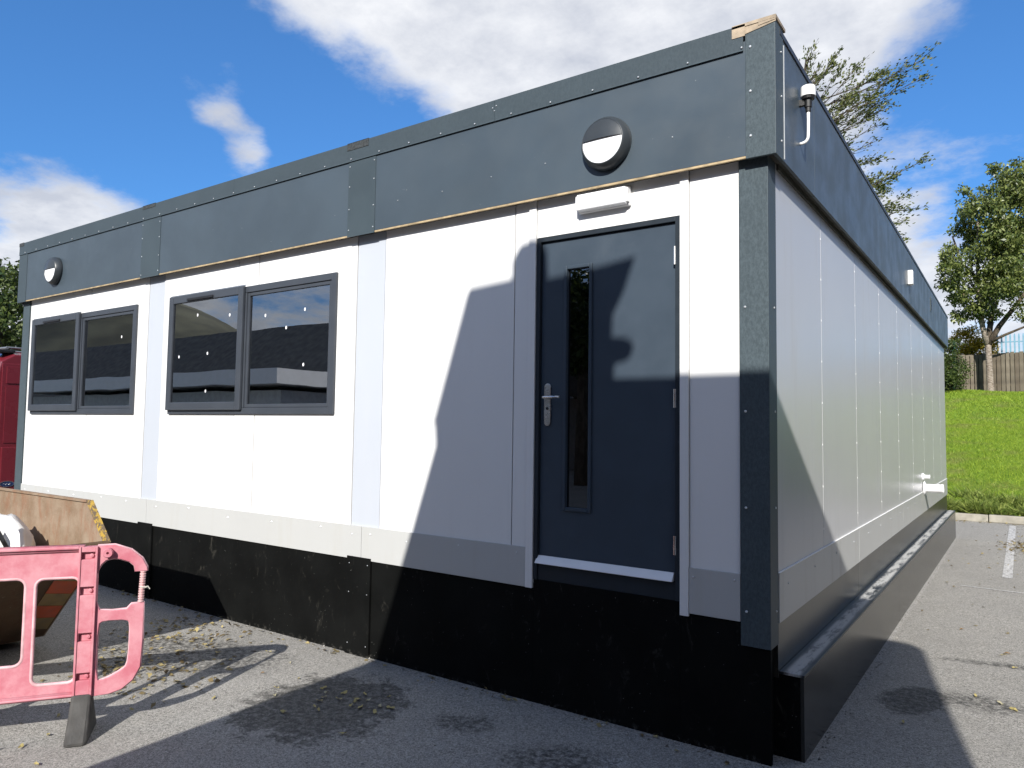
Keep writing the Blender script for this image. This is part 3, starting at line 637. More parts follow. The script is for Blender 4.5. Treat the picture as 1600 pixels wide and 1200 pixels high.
# ================================================================== BARRIER
def barrier_mat():
    t = NT('faded_red_plastic')
    a = t.rng(t.noise(5, 6, 0.65), 0.35, 0.68); b = t.rng(t.noise(30, 5, 0.7), 0.60, 0.75)
    base = t.mix(a, (0.48, 0.140, 0.180), (0.58, 0.275, 0.31)); base = t.mix(t.math('MULTIPLY', b, 0.35), base, (0.32, 0.11, 0.12))
    t.bump(t.noise(45, 3), 0.1, 0.002)
    return t.set(base, 0.55, 0, 0.3)
M_BAR = barrier_mat()
M_BARR = simple('pale_plastic_edge', (0.64, 0.38, 0.40), 0.55, var=0.18, scale=14)  # paler pink than the panel, for the rims
M_RUB = simple('recycled_rubber', (0.055, 0.053, 0.050), 0.8, var=0.3, scale=12, bump=0.5, dirt=(0.16, 0.15, 0.13), dirt_amt=0.5)
def smooth_poly(p, it=2):
    for _ in range(it):
        q = []
        for i in range(len(p)):
            a, b = p[i], p[(i + 1) % len(p)]
            q += [(a[0] * .78 + b[0] * .22, a[1] * .78 + b[1] * .22), (a[0] * .22 + b[0] * .78, a[1] * .22 + b[1] * .78)]
        p = q
    return p
def plate(name, loops, half, bev, mat, parent, fill=True):
    cu = bpy.data.curves.new(name, 'CURVE'); cu.dimensions = '2D' if fill else '3D'
    if fill: cu.fill_mode = 'BOTH'; cu.extrude = half; cu.bevel_depth = bev
    else: cu.bevel_depth = bev; cu.bevel_resolution = 1
    for lp in loops:
        s = cu.splines.new('POLY'); s.points.add(len(lp) - 1); s.use_cyclic_u = True
        for i, p in enumerate(lp): s.points[i].co = (p[0], p[1], 0, 1)
    tmp = bpy.data.objects.new('tmp', cu); col.objects.link(tmp)
    dg = bpy.context.evaluated_depsgraph_get(); me = bpy.data.meshes.new_from_object(tmp.evaluated_get(dg))
    bpy.data.objects.remove(tmp); bpy.data.curves.remove(cu)
    for v_ in me.vertices: x, y, z = v_.co; v_.co = (x, -z, y)
    me.materials.clear(); me.materials.append(mat); me.name = name
    o = bpy.data.objects.new(name, me); col.objects.link(o); o.parent = parent; return o
bar = thing('pedestrian_barrier', 'faded pinkish red plastic pedestrian barrier on a black rubber foot', 'barrier', (-3.095, -1.84, 0), R(55.5))
def rrect(x0, x1, z0, z1, r_):
    p = []
    for cx, cz, a in ((x1 - r_, z1 - r_, 0), (x0 + r_, z1 - r_, 90), (x0 + r_, z0 + r_, 180), (x1 - r_, z0 + r_, 270)):
        p += [(cx + r_ * math.cos(R(a + k * 22.5)), cz + r_ * math.sin(R(a + k * 22.5))) for k in range(5)]
    return p
holeR = rrect(-.270, -.060, .283, .840, .040)
holeL = rrect(-.80, -.312, .390, .846, .045)
holeL2 = rrect(-1.35, -.855, .390, .846, .045)
holeL3 = rrect(-1.85, -1.40, .283, .846, .045)
outer = [(-1.95, 1.006), (-.05, 1.006), (-.05, .215), (-1.95, .215)]
plate('panel', [outer, holeR, holeL, holeL2, holeL3], .008, .0, M_BAR, bar)
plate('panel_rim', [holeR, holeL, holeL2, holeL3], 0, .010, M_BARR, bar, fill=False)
plate('panel_rim', [[(-1.95, 1.000), (-.06, 1.000), (-.06, .985), (-1.95, .985)], [(-1.95, .226), (-.06, .226), (-.06, .216), (-1.95, .216)]], 0, .020, M_BAR, bar, fill=False)
MB().box(-1.94, -.07, -.030, .030, .991, 1.006).build('top_rail', M_BAR, bar, bevel=.004)
MB().box(-1.94, -.07, -.026, .026, .214, .226).build('bottom_rail', M_BAR, bar, bevel=.004)
def post_mesh(x):
    m = MB(); z = .215
    cuts = [(.295, .335), (.50, .545), (.745, .790), (.935, .975)]
    # outer cheeks and web, with shallow sockets along the face
    m.box(x - .045, x - .034, -.034, .034, .205, 1.003); m.box(x + .034, x + .045, -.034, .034, .205, 1.003)
    zz_ = [.205]
    for a, b in cuts: zz_ += [a, b]
    zz_.append(1.001)
    for i in range(0, len(zz_), 2): m.box(x - .0335, x + .0335, -.029, .029, zz_[i], zz_[i + 1])
    for a, b in cuts: m.box(x - .0335, x + .0335, -.008, .008, a + .0002, b - .0002)
    return m
post_mesh(-.025).build('post', M_BAR, bar, bevel=.002)
post_mesh(-1.93).build('post', M_BAR, bar, bevel=.002)
for a in (.315, .522, .767, .955): MB().lathe([(.0001, .020), (.010, .018), (.012, .008)], 10, Matrix.Translation((-.010, 0, a)) @ Matrix.Rotation(R(90), 4, 'X')).build('socket_pin', M_BAR, bar)
arch = [(.022, 1.004), (.098, 1.003), (.178, .974), (.234, .926), (.258, .880), (.262, .861), (.206, .861), (.202, .890), (.175, .915), (.130, .931), (.095, .937), (.058, .928), (.034, .905), (.022, .87)]
plate('hook_arm', [arch], .012, .004, M_BAR, bar)
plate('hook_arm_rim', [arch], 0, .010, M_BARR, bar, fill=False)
loop_o = [(.022, .690), (.035, .655), (.097, .648), (.172, .652), (.194, .678), (.250, .682), (.2515, .477), (.245, .339), (.212, .273), (.158, .229), (.099, .211), (.022, .207)]
loop_i = smooth_poly([(.030, .585), (.060, .604), (.175, .602), (.193, .575), (.193, .440), (.186, .350), (.157, .325), (.081, .285), (.030, .278)], 1)
plate('loop_bracket', [loop_o, loop_i], .012, .004, M_BAR, bar)
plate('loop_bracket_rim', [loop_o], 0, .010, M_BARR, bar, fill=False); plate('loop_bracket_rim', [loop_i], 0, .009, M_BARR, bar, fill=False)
MB().lathe([(.026, -.0), (.026, .034), (.022, .040), (.007, .040), (.006, .026), (.0001, .026)], 20, Matrix.Translation((.070, -.012, .968)) @ Matrix.Rotation(R(90), 4, 'X')).build('hook_boss', M_BAR, bar)
m = MB(); m.tube([(.236, 0, .684), (.243, 0, .862)], .010, 8)
for k in range(13): m.lathe([(.0101, -.003), (.016, -.003), (.016, .003), (.0101, .003)], 10, Matrix.Translation((.2365 + k * .00052, 0, .692 + k * .0134)))
m.build('ribbed_pin', simple('pale_plastic', (0.66, 0.42, 0.42), 0.6), bar)
MB().tube([(.245, -.018, .770), (.262, -.022, .768), (.268, -.010, .762), (.256, .012, .765), (.238, .010, .772), (.232, -.012, .771), (.246, -.019, .769), (.272, -.026, .775), (.282, -.03, .760)], .003, 6).build('wire_tie', simple('wire', (0.5, 0.48, 0.42), 0.6), bar)
# foot: two-toed rubber block standing across the barrier line
def foot(x):
    m = MB()
    sec = [(.222, .046, .040), (.190, .048, .050), (.120, .050, .085), (.055, .052, .135), (.018, .053, .160), (.0, .053, .160)]
    n = 0; v_ = []; 
    for z, hx, hy in sec:
        c = .35
        ring = [(-hx, -hy * (1 - c * .3)), (-hx * .7, -hy), (hx * .7, -hy), (hx, -hy * (1 - c * .3)), (hx, hy * (1 - c * .3)), (hx * .7, hy), (-hx * .7, hy), (-hx, hy * (1 - c * .3))]
        v_ += [(x + a, b, z) for a, b in ring]
    f_ = [(i * 8 + k, i * 8 + (k + 1) % 8, (i + 1) * 8 + (k + 1) % 8, (i + 1) * 8 + k) for i in range(len(sec) - 1) for k in range(8)]
    f_ += [tuple(range(8)), tuple(range(len(sec) * 8 - 8, len(sec) * 8))[::-1]]
    m.add(v_, f_); return m
fo = foot(-.027).build('foot', M_RUB, bar, bevel=.006)
cut = MB(); cut.box(-.044, -.010, -.30, -.100, -.02, .052); cut.box(-.044, -.010, .100, .30, -.02, .052)
co_ = cut.build('foot_cutter', M_RUB); bo = fo.modifiers.new('slot', 'BOOLEAN'); bo.object = co_; bo.operation = 'DIFFERENCE'; bo.solver = 'EXACT'
fo.modifiers.move(1, 0)
dg = bpy.context.evaluated_depsgraph_get(); me = bpy.data.meshes.new_from_object(fo.evaluated_get(dg)); fo.modifiers.clear(); fo.data = me; bpy.data.objects.remove(co_)
f2 = obj('foot', me, M_RUB, bar); f2.location.x = -1.905

# ================================================================== SKIP
def rust_mat(name, c1, c2, c3):
    t = NT(name)
    a = t.rng(t.noise(3.5, 7, 0.65), 0.32, 0.68); b = t.rng(t.noise(11, 8, 0.7, co=t.mapping(scale=(1, 1, 0.35)), dist=0.6), 0.45, 0.66); c = t.rng(t.noise(24, 6, 0.75), 0.60, 0.72)
    base = t.mix(a, c1, c2); base = t.mix(t.math('MULTIPLY', b, 0.55), base, c3); base = t.mix(t.math('MULTIPLY', c, 0.5), base, (0.40, 0.34, 0.26))
    t.bump(t.noise(9, 7, 0.7), 0.5, 0.01)
    return t.set(base, 0.75, 0, 0.3)
M_RUST = rust_mat('worn_rust_steel', (0.20, 0.135, 0.085), (0.30, 0.23, 0.165), (0.24, 0.115, 0.065))
M_RUSTD = rust_mat('dirty_steel', (0.075, 0.050, 0.030), (0.13, 0.080, 0.045), (0.10, 0.045, 0.025))
def chip_yellow():
    t = NT('chipped_yellow'); f_ = t.rng(t.noise(38, 6, 0.7), 0.47, 0.56)
    return t.set(t.mix(f_, (0.15, 0.11, 0.07), (0.48, 0.31, 0.05)), 0.6)
M_YEL = chip_yellow()
skip = thing('skip', 'rusty brown steel skip with chevron edge and chipped yellow corner', 'skip', (0, 0, 0))
SX0, SX1, SY0, SY1 = -7.30, -4.13, -2.90, -1.27   # rim ends, near and far sides
prof = [(-4.99, .07), (SX1, .83), (-4.405, 1.105), (-7.02, 1.105), (SX0, .83), (-6.44, .07)]
for y in (SY0, SY1): MB().prism(prof, 'y', y, y + .008).build('side_panel', M_RUST, skip)
def endp(x0, z0, x1, z1, name):
    d = Vector((x1 - x0, 0, z1 - z0)).normalized(); n_ = Vector((d.z, 0, -d.x)) * .008
    if x1 < x0: n_ = -n_
    p = [(x0, z0), (x1, z1), (x1 - n_.x, z1 - n_.z), (x0 - n_.x, z0 - n_.z)]
    return MB().prism(p, 'y', SY0 + .0085, SY1 - .0005).build(name, M_RUSTD, skip)
endp(-4.99, .075, SX1, .83, 'end_panel'); endp(-6.44, .075, SX0, .83, 'end_panel')
MB().box(-6.44, -4.99, SY0 + .009, SY1 - .001, .07, .08).build('floor', M_RUSTD, skip)
MB().tube([(SX1 + .012, SY0, .835), (SX1 + .012, SY1 + .01, .835)], .03, 8).build('end_rim', M_RUSTD, skip)
MB().tube([(SX0 - .012, SY0, .835), (SX0 - .012, SY1 + .01, .835)], .03, 8).build('end_rim', M_RUSTD, skip)
for y in (SY0, SY1):
    MB().box(-7.0, -4.41, y - .012, y + .022, 1.1055, 1.122).build('top_rail', M_RUST, skip)
    d = Vector((SX1 + 4.405, 0, .83 - 1.105)).normalized()
    e0, e1 = (-4.402, 1.107), (SX1 + .004, .835)
    nrm = (-d.z, d.x)
    MB().prism([e0, e1, (e1[0] + .022, e1[1] + .016), (e0[0] + .022, e0[1] + .016)], 'y', y - .012, y + .024).build('corner_flange', M_YEL, skip)
    MB().prism([(-7.022, 1.107), (SX0 - .004, .835), (SX0 - .026, .851), (-7.044, 1.123)], 'y', y - .012, y + .024).build('corner_flange', M_YEL, skip)
M_CHR = simple('chevron_red', (0.46, 0.075, 0.02), 0.45, var=0.15, scale=10); M_CHY = simple('chevron_buff', (0.24, 0.16, 0.06), 0.5, var=0.2, scale=10)
# chevron plates along the far edge of the sloping end
E0, E1 = Vector((-4.99, 0, .075)), Vector((SX1, 0, .83)); dv = (E1 - E0); L_ = dv.length; dv.normalize(); nv = Vector((dv.z, 0, -dv.x))
for k in range(6):
    a, b = .10 + k * .155, .10 + (k + 1) * .155 - .003; y0_, y1_ = SY1 - .20, SY1 - .01
    q = [E0 + dv * (a + .06), E0 + dv * a, E0 + dv * b, E0 + dv * (b + .06)]; yy = [y0_, y1_, y1_, y0_]
    vv = [(p.x + nv.x * .002, y, p.z + nv.z * .002) for p, y in zip(q, yy)] + [(p.x + nv.x * .004, y, p.z + nv.z * .004) for p, y in zip(q, yy)]
    MB().add(vv, [(0, 1, 2, 3), (7, 6, 5, 4), (0, 4, 5, 1), (1, 5, 6, 2), (2, 6, 7, 3), (3, 7, 4, 0)]).build('chevron_plate', M_CHR if k % 2 else M_CHY, skip)
for x in (-5.35, -6.1): MB().tube([(x, SY1 + .008, .62), (x, SY1 + .09, .62)], .035, 10).build('lifting_lug', M_RUSTD, skip)
# sack of rubble in the skip
sack = thing('rubble_sack', 'white plastic sack tied with black cord inside the skip', 'sack', (-5.16, -1.52, .70))
bm = bmesh.new(); bmesh.ops.create_icosphere(bm, subdivisions=4, radius=1)
for v_ in bm.verts:
    p = v_.co.copy(); a = math.atan2(p.y, p.x)
    rr_ = 1 + .05 * math.sin(7 * a + p.z * 4) + .035 * math.sin(13 * a - 5 * p.z) + .03 * math.sin(9 * p.z + 3 * a)
    if p.z > .62: rr_ *= 1 - .10 * math.sin((p.z - .62) * 8)
    v_.co = Vector((p.x * .30 * rr_, p.y * .20 * rr_, p.z * .28 + (.02 * math.sin(5 * a) if p.z > .3 else 0)))
me = bpy.data.meshes.new('bag'); bm.to_mesh(me); bm.free(); obj('bag', me, simple('sack_plastic', (0.72, 0.71, 0.68), 0.5, var=0.06, bump=0.3, fine=14), sack, smooth=True)
m = MB(); m.add([(.20, -.08, .10), (.275, -.03, .27), (.31, .0, .17), (.31, .01, .06), (.25, -.04, .02), (.40, .0, .04), (.255, -.05, .26)], [(0, 1, 6), (0, 1, 2), (0, 2, 3), (0, 3, 4), (3, 5, 4)])
m.build('loose_flap', M_WPLAS, sack)
MB().tube([(.235, -.115, .20), (.275, -.085, .12), (.285, -.06, .06), (.27, -.05, .0)], .016, 6).build('cord', M_BLACK, sack)

# ================================================================== VAN
M_VAN = simple('dark_red_paint', (0.13, 0.013, 0.021), 0.28, var=0.05, scale=1.5, coat=0.6, coat_rough=0.12)
M_TYRE = simple('tyre', (0.02, 0.02, 0.02), 0.8)
M_VGL = simple('van_glass', (0.01, 0.012, 0.014), 0.06, spec=0.8)
van = thing('parked_van', 'dark red high roof panel van behind the left end of the cabin', 'van', (-10.02, 1.06, 0))
def vsec(x, zt, w, zb=.42):
    r_ = .22; return [(x, -w, zb), (x, -w, 1.25), (x, -w * .96, zt - .35), (x, -w * .90, zt - .10), (x, -w * .74, zt), (x, w * .74, zt), (x, w * .90, zt - .10), (x, w * .96, zt - .35), (x, w, 1.25), (x, w, zb)]
secs = [vsec(0, 2.56, .96), vsec(-.10, 2.60, .99), vsec(-3.6, 2.62, .99), vsec(-4.1, 2.45, .98), vsec(-4.75, 1.55, .97), vsec(-5.35, 1.20, .92), vsec(-5.5, .85, .88)]
v_ = [p for s in secs for p in s]; N = 10
f_ = [(i * N + k, i * N + k + 1, (i + 1) * N + k + 1, (i + 1) * N + k) for i in range(len(secs) - 1) for k in range(N - 1)]
f_ += [(i * N + N - 1, i * N, (i + 1) * N, (i + 1) * N + N - 1) for i in range(len(secs) - 1)] + [tuple(range(N))[::-1], tuple(range((len(secs) - 1) * N, len(secs) * N))]
MB().add(v_, f_).build('body', M_VAN, van, bevel=.03)
for s in (-1, 1):
    a, b = (min(s * .008, s * .86), max(s * .008, s * .86))
    d_ = MB().box(.001, .018, a, b, .62, 2.44).build('rear_door', M_VAN, van, bevel=.012)
    MB().box(.0185, .030, a + .05, b - .05, 2.17, 2.40).build('door_panel', M_VAN, d_, bevel=.008)
    MB().box(.0185, .026, a + .05, b - .05, 1.38, 2.13).build('door_panel', M_VAN, d_, bevel=.008)
    MB().box(.0185, .042, a + .03, b - .03, .66, 1.33).build('door_panel', M_VAN, d_, bevel=.016)
    MB().box(.001, .03, s * .925 - .045, s * .925 + .045, 1.0, 1.7).build('tail_lamp', simple('tail_lens', (0.35, 0.01, 0.01), 0.2), van, bevel=.01)
for x in (-1.15, -4.55):
    for s in (-1, 1):
        w_ = MB().lathe([(.20, -.10), (.33, -.10), (.345, -.06), (.345, .06), (.33, .10), (.20, .10)], 28, Matrix.Translation((x, s * .90, .345)) @ Matrix.Rotation(R(90), 4, 'X')).build('wheel', M_TYRE, van)
        MB().lathe([(.0001, .07), (.10, .07), (.20, .09), (.20, -.09), (.0001, -.07)], 20, Matrix.Translation((x, s * .90, .345)) @ Matrix.Rotation(R(90), 4, 'X')).build('rim', M_CHROME, w_)
MB().box(-.02, .10, -.97, .97, .40, .58).build('bumper', M_BLACK, van, bevel=.03)
MB().add([(-3.95, -.86, 2.42), (-3.95, .86, 2.42), (-4.72, .90, 1.60), (-4.72, -.90, 1.60), (-4.00, -.86, 2.46), (-4.00, .86, 2.46), (-4.77, .90, 1.64), (-4.77, -.90, 1.64)], [(0, 1, 2, 3), (4, 5, 6, 7), (0, 1, 5, 4), (2, 3, 7, 6)]).build('windscreen', M_VGL, van)
m = MB()
for y in (-.75, .75): m.tube([(-.15, y, 2.66), (-3.4, y, 2.70)], .018, 6)
for k in range(6): m.tube([(-.2 - k * .6, -.75, 2.67), (-.2 - k * .6, .75, 2.67)], .016, 6)
m.build('roof_rack', simple('rack_metal', (0.30, 0.31, 0.32), 0.4, 0.7), van)
MB().box(-.30, -.02, -.95, -.70, 2.585, 2.625).build('roof_spoiler', M_BLACK, van, bevel=.01)
Re = Matrix.Translation((.0425, -.745, .842)) @ Ry @ Matrix.Rotation(R(90), 4, 'Z') @ Matrix.Diagonal((1.0, .42, 1, 1))
em = MB().lathe([(.092, 0), (.092, .008), (.078, .010), (.078, .006)], 32, Re).build('emblem', M_CHROME, van)
MB().lathe([(.0001, .0065), (.078, .0065), (.078, .004)], 32, Re).build('emblem_field', simple('emblem_blue', (0.015, 0.03, 0.09), 0.25), em)
m = MB(); pts = [(.0505, -.745 - .045 + k * .009, .842 + .010 * math.sin(k * 1.6)) for k in range(11)]; m.tube(pts, .0022, 5); m.build('emblem_script', M_CHROME, em)

# ================================================================== FENCES
M_PLANKS = [simple('fence_wood_%s' % n_, c, 0.85, var=0.3, scale=5, bump=0.3, fine=30) for n_, c in (('grey', (0.125, 0.105, 0.075)), ('brown', (0.10, 0.080, 0.056)), ('pale', (0.155, 0.13, 0.095)))]
FYF = 32.9
fence = thing('wooden_fence', 'weathered brown close board timber fence along the top of the bank', 'fence', (0, FYF, 3.36))
pm = []
for mt in M_PLANKS:
    me = MB().prism([(-.068, 0), (.068, 0), (.068, 1.0), (-.068, 1.0)], 'y', 0, .022).me('plank'); me.materials.append(mt); pm.append(me)
x = -2.6
while x < 6.6:
    o = obj('plank', random.choice(pm), None, fence); o.location = (x, random.choice((0, 0, .014)), random.uniform(-.03, .0)); o.scale = (random.uniform(.9, 1.08), 1, 1.74 + random.uniform(-.03, .02) + .012 * x)
    x += .158
x = -2.52
while x < 6.6:
    o = obj('plank', random.choice(pm), None, fence); o.location = (x, .0925, random.uniform(-.03, .0)); o.scale = (1.05, 1, 1.72 + .012 * x)
    x += .158
for z in (.35, 1.45): MB().box(-2.7, 6.6, .042, .09, z, z + .09).build('rail', M_PLANKS[1], fence)
for k in range(5): MB().box(-2.65 + k * 2.3, -2.55 + k * 2.3, .12, .21, -.2, 1.75).build('post', M_PLANKS[1], fence)
M_BLUE = simple('pale_blue_paint', (0.13, 0.28, 0.37), 0.45, var=0.08); M_GREEN = simple('green_paint', (0.012, 0.075, 0.050), 0.45, var=0.1)
pal = thing('palisade_fence', 'pale blue steel palisade fence showing above the timber fence', 'fence', (0, 38, 3.6))
pme = MB().prism([(-.035, 0), (.035, 0), (.035, 2.45), (.016, 2.56), (-.016, 2.56), (-.035, 2.45)], 'y', 0, .012).me('pale'); pme.materials.append(M_BLUE)
for k in range(46): o = obj('pale', pme, None, pal); o.location = (.1 + k * .17, 0, random.uniform(-.01, .01) + .3)
for z in (.9, 2.45): MB().box(.05, 8, .013, .06, z, z + .05).build('rail', M_BLUE, pal)
gp = thing('green_post', 'dark green steel post at the left end of the timber fence', 'post', (-1.28, 31.6, 3.25))
MB().box(-.07, .07, -.07, .07, 0, 2.25).build('shaft', M_GREEN, gp, bevel=.01); MB().box(-.085, .085, -.085, .085, 2.2505, 2.29).build('cap', M_GREEN, gp, bevel=.01)

# ================================================================== TREES
def bark_mat(name, c1, c2, ring=0.0):
    t = NT(name); a = t.rng(t.noise(9, 7, 0.7, co=t.mapping(scale=(1, 1, 3.0 if ring else 0.4))), 0.38, 0.62)
    t.bump(t.noise(20, 5, 0.7), 0.7, 0.02); return t.set(t.mix(a, c1, c2), 0.85, 0, 0.2)
M_BARKP = bark_mat('pale_bark', (0.13, 0.10, 0.075), (0.34, 0.29, 0.24), 1); M_BARKD = bark_mat('dark_bark', (0.05, 0.038, 0.028), (0.12, 0.095, 0.07))
def crown(clumps, per, size, csize, mat_name, name, parent, mat, aspect=.5, droop=.3):
    """clumps: (x,y,z,r) centres; leaves clustered on small sprigs inside each"""
    P = []
    for cx, cy, cz, r_ in clumps:
        k = int(per * r_ ** 2 / csize ** 2); q = unit(rng.normal(size=(k, 3))) * (rng.random((k, 1)) ** .45) * r_ * np.array([1, 1, .72])
        P.append(q + (cx, cy, cz))
    P = np.concatenate(P); D = np.tile([0, 0, -droop], (len(P), 1)) + rng.normal(size=P.shape) * .6
    V, F = leaf_cloud(P, rng.uniform(size * .6, size * 1.3, len(P)), aspect, D, .5, .16)
    return obj(name, np_mesh(name, V, F), mat, parent)
# broadleaf tree on the bank
M_LEAF1 = leaf_mat('broad_leaf', (0.040, 0.070, 0.014), (0.22, 0.25, 0.070), .22, .42, spec=.5)
tb = Vector((-.03, 31.93, 3.36))
tree = thing('broadleaf_tree', 'leafy green tree with pale ringed trunk in front of the timber fence', 'tree', tb)
m = MB(); m.tube([(0, 0, -.15), (0, 0, .05), (-.02, 0, .9), (-.05, .02, 2.0), (-.08, .03, 2.15)], [.19, .140, .118, .112, .09], 14); m.build('trunk', M_BARKP, tree, smooth=True)
limbs = [[(-.06, .02, 2.0), (-.22, 0, 2.7), (-.30, -.05, 3.6), (-.35, -.1, 5.0), (-.3, 0, 7.2)], [(-.04, .02, 2.0), (.35, .1, 2.75), (.95, .2, 3.6), (1.6, .3, 4.6), (2.1, .4, 6.0)],
         [(-.05, .05, 2.0), (.05, .3, 3.0), (.3, .5, 4.5), (.5, .5, 6.5), (.6, .4, 8.6)], [(.0, 0, 2.1), (.55, -.2, 2.35), (1.2, -.3, 2.62), (1.9, -.3, 2.8)],
         [(-.28, -.03, 3.3), (-.8, -.2, 4.0), (-1.3, -.4, 4.9)], [(-.33, -.08, 4.6), (-.9, -.3, 5.5), (-1.2, -.4, 6.6)]]
for k, l_ in enumerate(limbs): MB().tube(l_, [.12 * (1 - i / len(l_) * .8) * (1 if k < 3 else .55) for i in range(len(l_))], 8).build('limb', M_BARKP if k == 0 else M_BARKD, tree, smooth=True)
cl = []
def blob(n, c, rad, r0, r1, shell=.45):
    for _ in range(n):
        q = rng.normal(size=3); q /= np.linalg.norm(q); q *= rng.random() ** shell
        cl.append((c[0] + q[0] * rad[0], c[1] + q[1] * rad[1], c[2] + q[2] * rad[2], rng.uniform(r0, r1)))
blob(88, (.65, 0, 4.9), (2.4, 2.2, 2.0), .28, .55); blob(78, (.55, 0, 6.8), (1.95, 1.9, 1.7), .28, .52); blob(50, (1.15, 0, 8.3), (1.35, 1.3, 1.15), .25, .45)
blob(14, (-1.25, -.5, 5.4), (.5, .5, .8), .2, .36); blob(10, (-.75, -.2, 8.3), (.35, .35, .75), .12, .24); blob(12, (2.2, -.3, 3.1), (.8, .6, .35), .2, .38)
blob(12, (-.75, -.3, 3.35), (.75, .6, .3), .2, .36); blob(5, (-1.4, -.5, 4.6), (.35, .3, .25), .15, .25); blob(8, (.5, 0, 9.3), (.5, .4, .25), .14, .24)
cl = [c for c in cl if not ((c[0] > .05 and c[0] < 1.3) and c[2] < 3.1)]
crown(cl, 150, .165, .45, '', 'crown', tree, M_LEAF1, .46, .5)
# wind-blown birch behind the cabin
M_LEAF2 = leaf_mat('birch_leaf', (0.030, 0.050, 0.012), (0.14, 0.15, 0.04), .25, .45)
T0 = Vector((-7.82, 20.37, 1.2)); AX = Vector((.82, .572, 0)); BX = Vector((-.572, .82, 0))
birch = thing('birch_tree', 'wind blown slender tree with sparse leaves behind the cabin roof', 'tree', T0)
def bp(a, b, z): return AX * (a - 6.6) + BX * b + Vector((0, 0, z - T0.z))
trunk_z = [1.0, 4, 7, 9.5, 11.5, 13.2]; trunk_a = [6.6, 6.75, 7.3, 8.1, 9.0, 9.9]
MB().tube([bp(a_, .05 * k_, z_) for k_, (a_, z_) in enumerate(zip(trunk_a, trunk_z))], [.22, .19, .15, .11, .07, .03], 10).build('trunk', M_BARKD, birch, smooth=True)
def pxa(px, py, dz=0): return ((px - 800) / 45.77, 3.165 + (600 - py) / 45.85)
tips0 = [(1254, 70, 2), (1272, 95, 1), (1292, 88, 3), (1303, 72, 5), (1325, 105, 5), (1345, 118, 4), (1370, 98, 5), (1392, 92, 5), (1380, 118, 5), (1362, 140, 4), (1420, 98, 5), (1424, 122, 5), (1405, 128, 3), (1360, 160, 3), (1392, 186, 1), (1352, 190, 3), (1335, 215, 4),
        (1395, 212, 5), (1380, 228, 4), (1428, 248, 5), (1420, 262, 6), (1405, 272, 7), (1372, 262, 6), (1360, 285, 6), (1412, 300, 6), (1388, 300, 6), (1425, 290, 3), (1400, 325, 6), (1375, 250, 5), (1398, 340, 4), (1408, 355, 5), (1300, 130, 7), (1310, 160, 6), (1330, 145, 6), (1285, 125, 6), (1345, 240, 5), (1385, 318, 5), (1365, 320, 5), (1320, 190, 5), (1340, 172, 4)]
tips = tips0 + [(a + random.uniform(-26, 4), b + random.uniform(-6, 26), c) for a, b, c in tips0[::3]] + [(random.uniform(1000, 1190), random.uniform(190, 420), 4) for _ in range(22)]
TW = MB(); LP = []; LD = []
for px, py, leafy in tips:
    a1, z1_ = pxa(px, py); b1 = float(rng.uniform(-1.6, 1.6))
    za = z1_ - float(rng.uniform(1.2, 2.8)); a0 = float(np.interp(za, trunk_z, trunk_a))
    p0, p3 = bp(a0, 0, za), bp(a1, b1, z1_)
    sag = float(rng.uniform(.3, .9)); p1 = p0.lerp(p3, .35) + Vector((0, 0, -sag * .4)); p2 = p0.lerp(p3, .70) + Vector((0, 0, -sag * .35))
    cv = [((1 - u) ** 3) * p0 + 3 * u * (1 - u) ** 2 * p1 + 3 * u * u * (1 - u) * p2 + u ** 3 * p3 for u in [k_ / 8 for k_ in range(9)]]
    TW.tube(cv, [.045, .036, .030, .025, .020, .016, .012, .009, .005], 4, cap=False)
    dirn = (cv[-1] - cv[-3]).normalized()
    for k in range(12):
        u = float(rng.uniform(.42, .99)); i = min(7, int(u * 8)); q0 = cv[i].lerp(cv[i + 1], u * 8 - i); dd = (cv[i + 1] - cv[i]).normalized()
        dd = (dd + AX * .25 + Vector(rng.normal(size=3)) * .27 + Vector((0, 0, .10))).normalized(); ln = float(rng.uniform(.35, 1.15)) * (1.1 - .5 * u)
        sw = [q0 + dd * ln * w_ + Vector((0, 0, .10 * ln * w_ * w_)) + AX * .10 * w_ * w_ for w_ in (0, .33, .66, 1)]
        TW.tube(sw, [.010, .008, .006, .004], 3, cap=False)
        for _ in range(int(2 + leafy * rng.uniform(1.2, 2.6))):
            w_ = float(rng.uniform(.35, 1.05)); j = min(2, int(w_ * 3)); LP.append(sw[j].lerp(sw[j + 1], w_ * 3 - j) + Vector(rng.normal(size=3)) * .035); LD.append(dd)
    for _ in range(leafy * 7): LP.append(cv[-1] + Vector(rng.normal(size=3) * np.array((.16, .16, .13)))); LD.append(dirn)
TW.build('branches', M_BARKD, birch)
LP = np.array([tuple(p) for p in LP]); LD = np.array([tuple(p) for p in LD])
V, F = leaf_cloud(LP, rng.uniform(.08, .16, len(LP)), .45, LD, .35, .1); obj('crown', np_mesh('crown', V, F), M_LEAF2, birch)
# evergreen behind the van
M_LEAF3 = leaf_mat('evergreen_leaf', (0.018, 0.040, 0.008), (0.095, 0.125, 0.030), .2, .45)
ev = thing('evergreen_tree', 'dense dark green evergreen rising behind the red van', 'tree', (-24.2, 5.2, 0))
MB().tube([(0, 0, 0), (0, 0, 2), (.1, 0, 5)], [.3, .24, .1], 10).build('trunk', M_BARKD, ev)
cl = []; blob(230, (0, 0, 3.6), (2.6, 2.6, 3.0), .35, .6, .3); crown(cl, 85, .16, .45, '', 'crown', ev, M_LEAF3, .5)
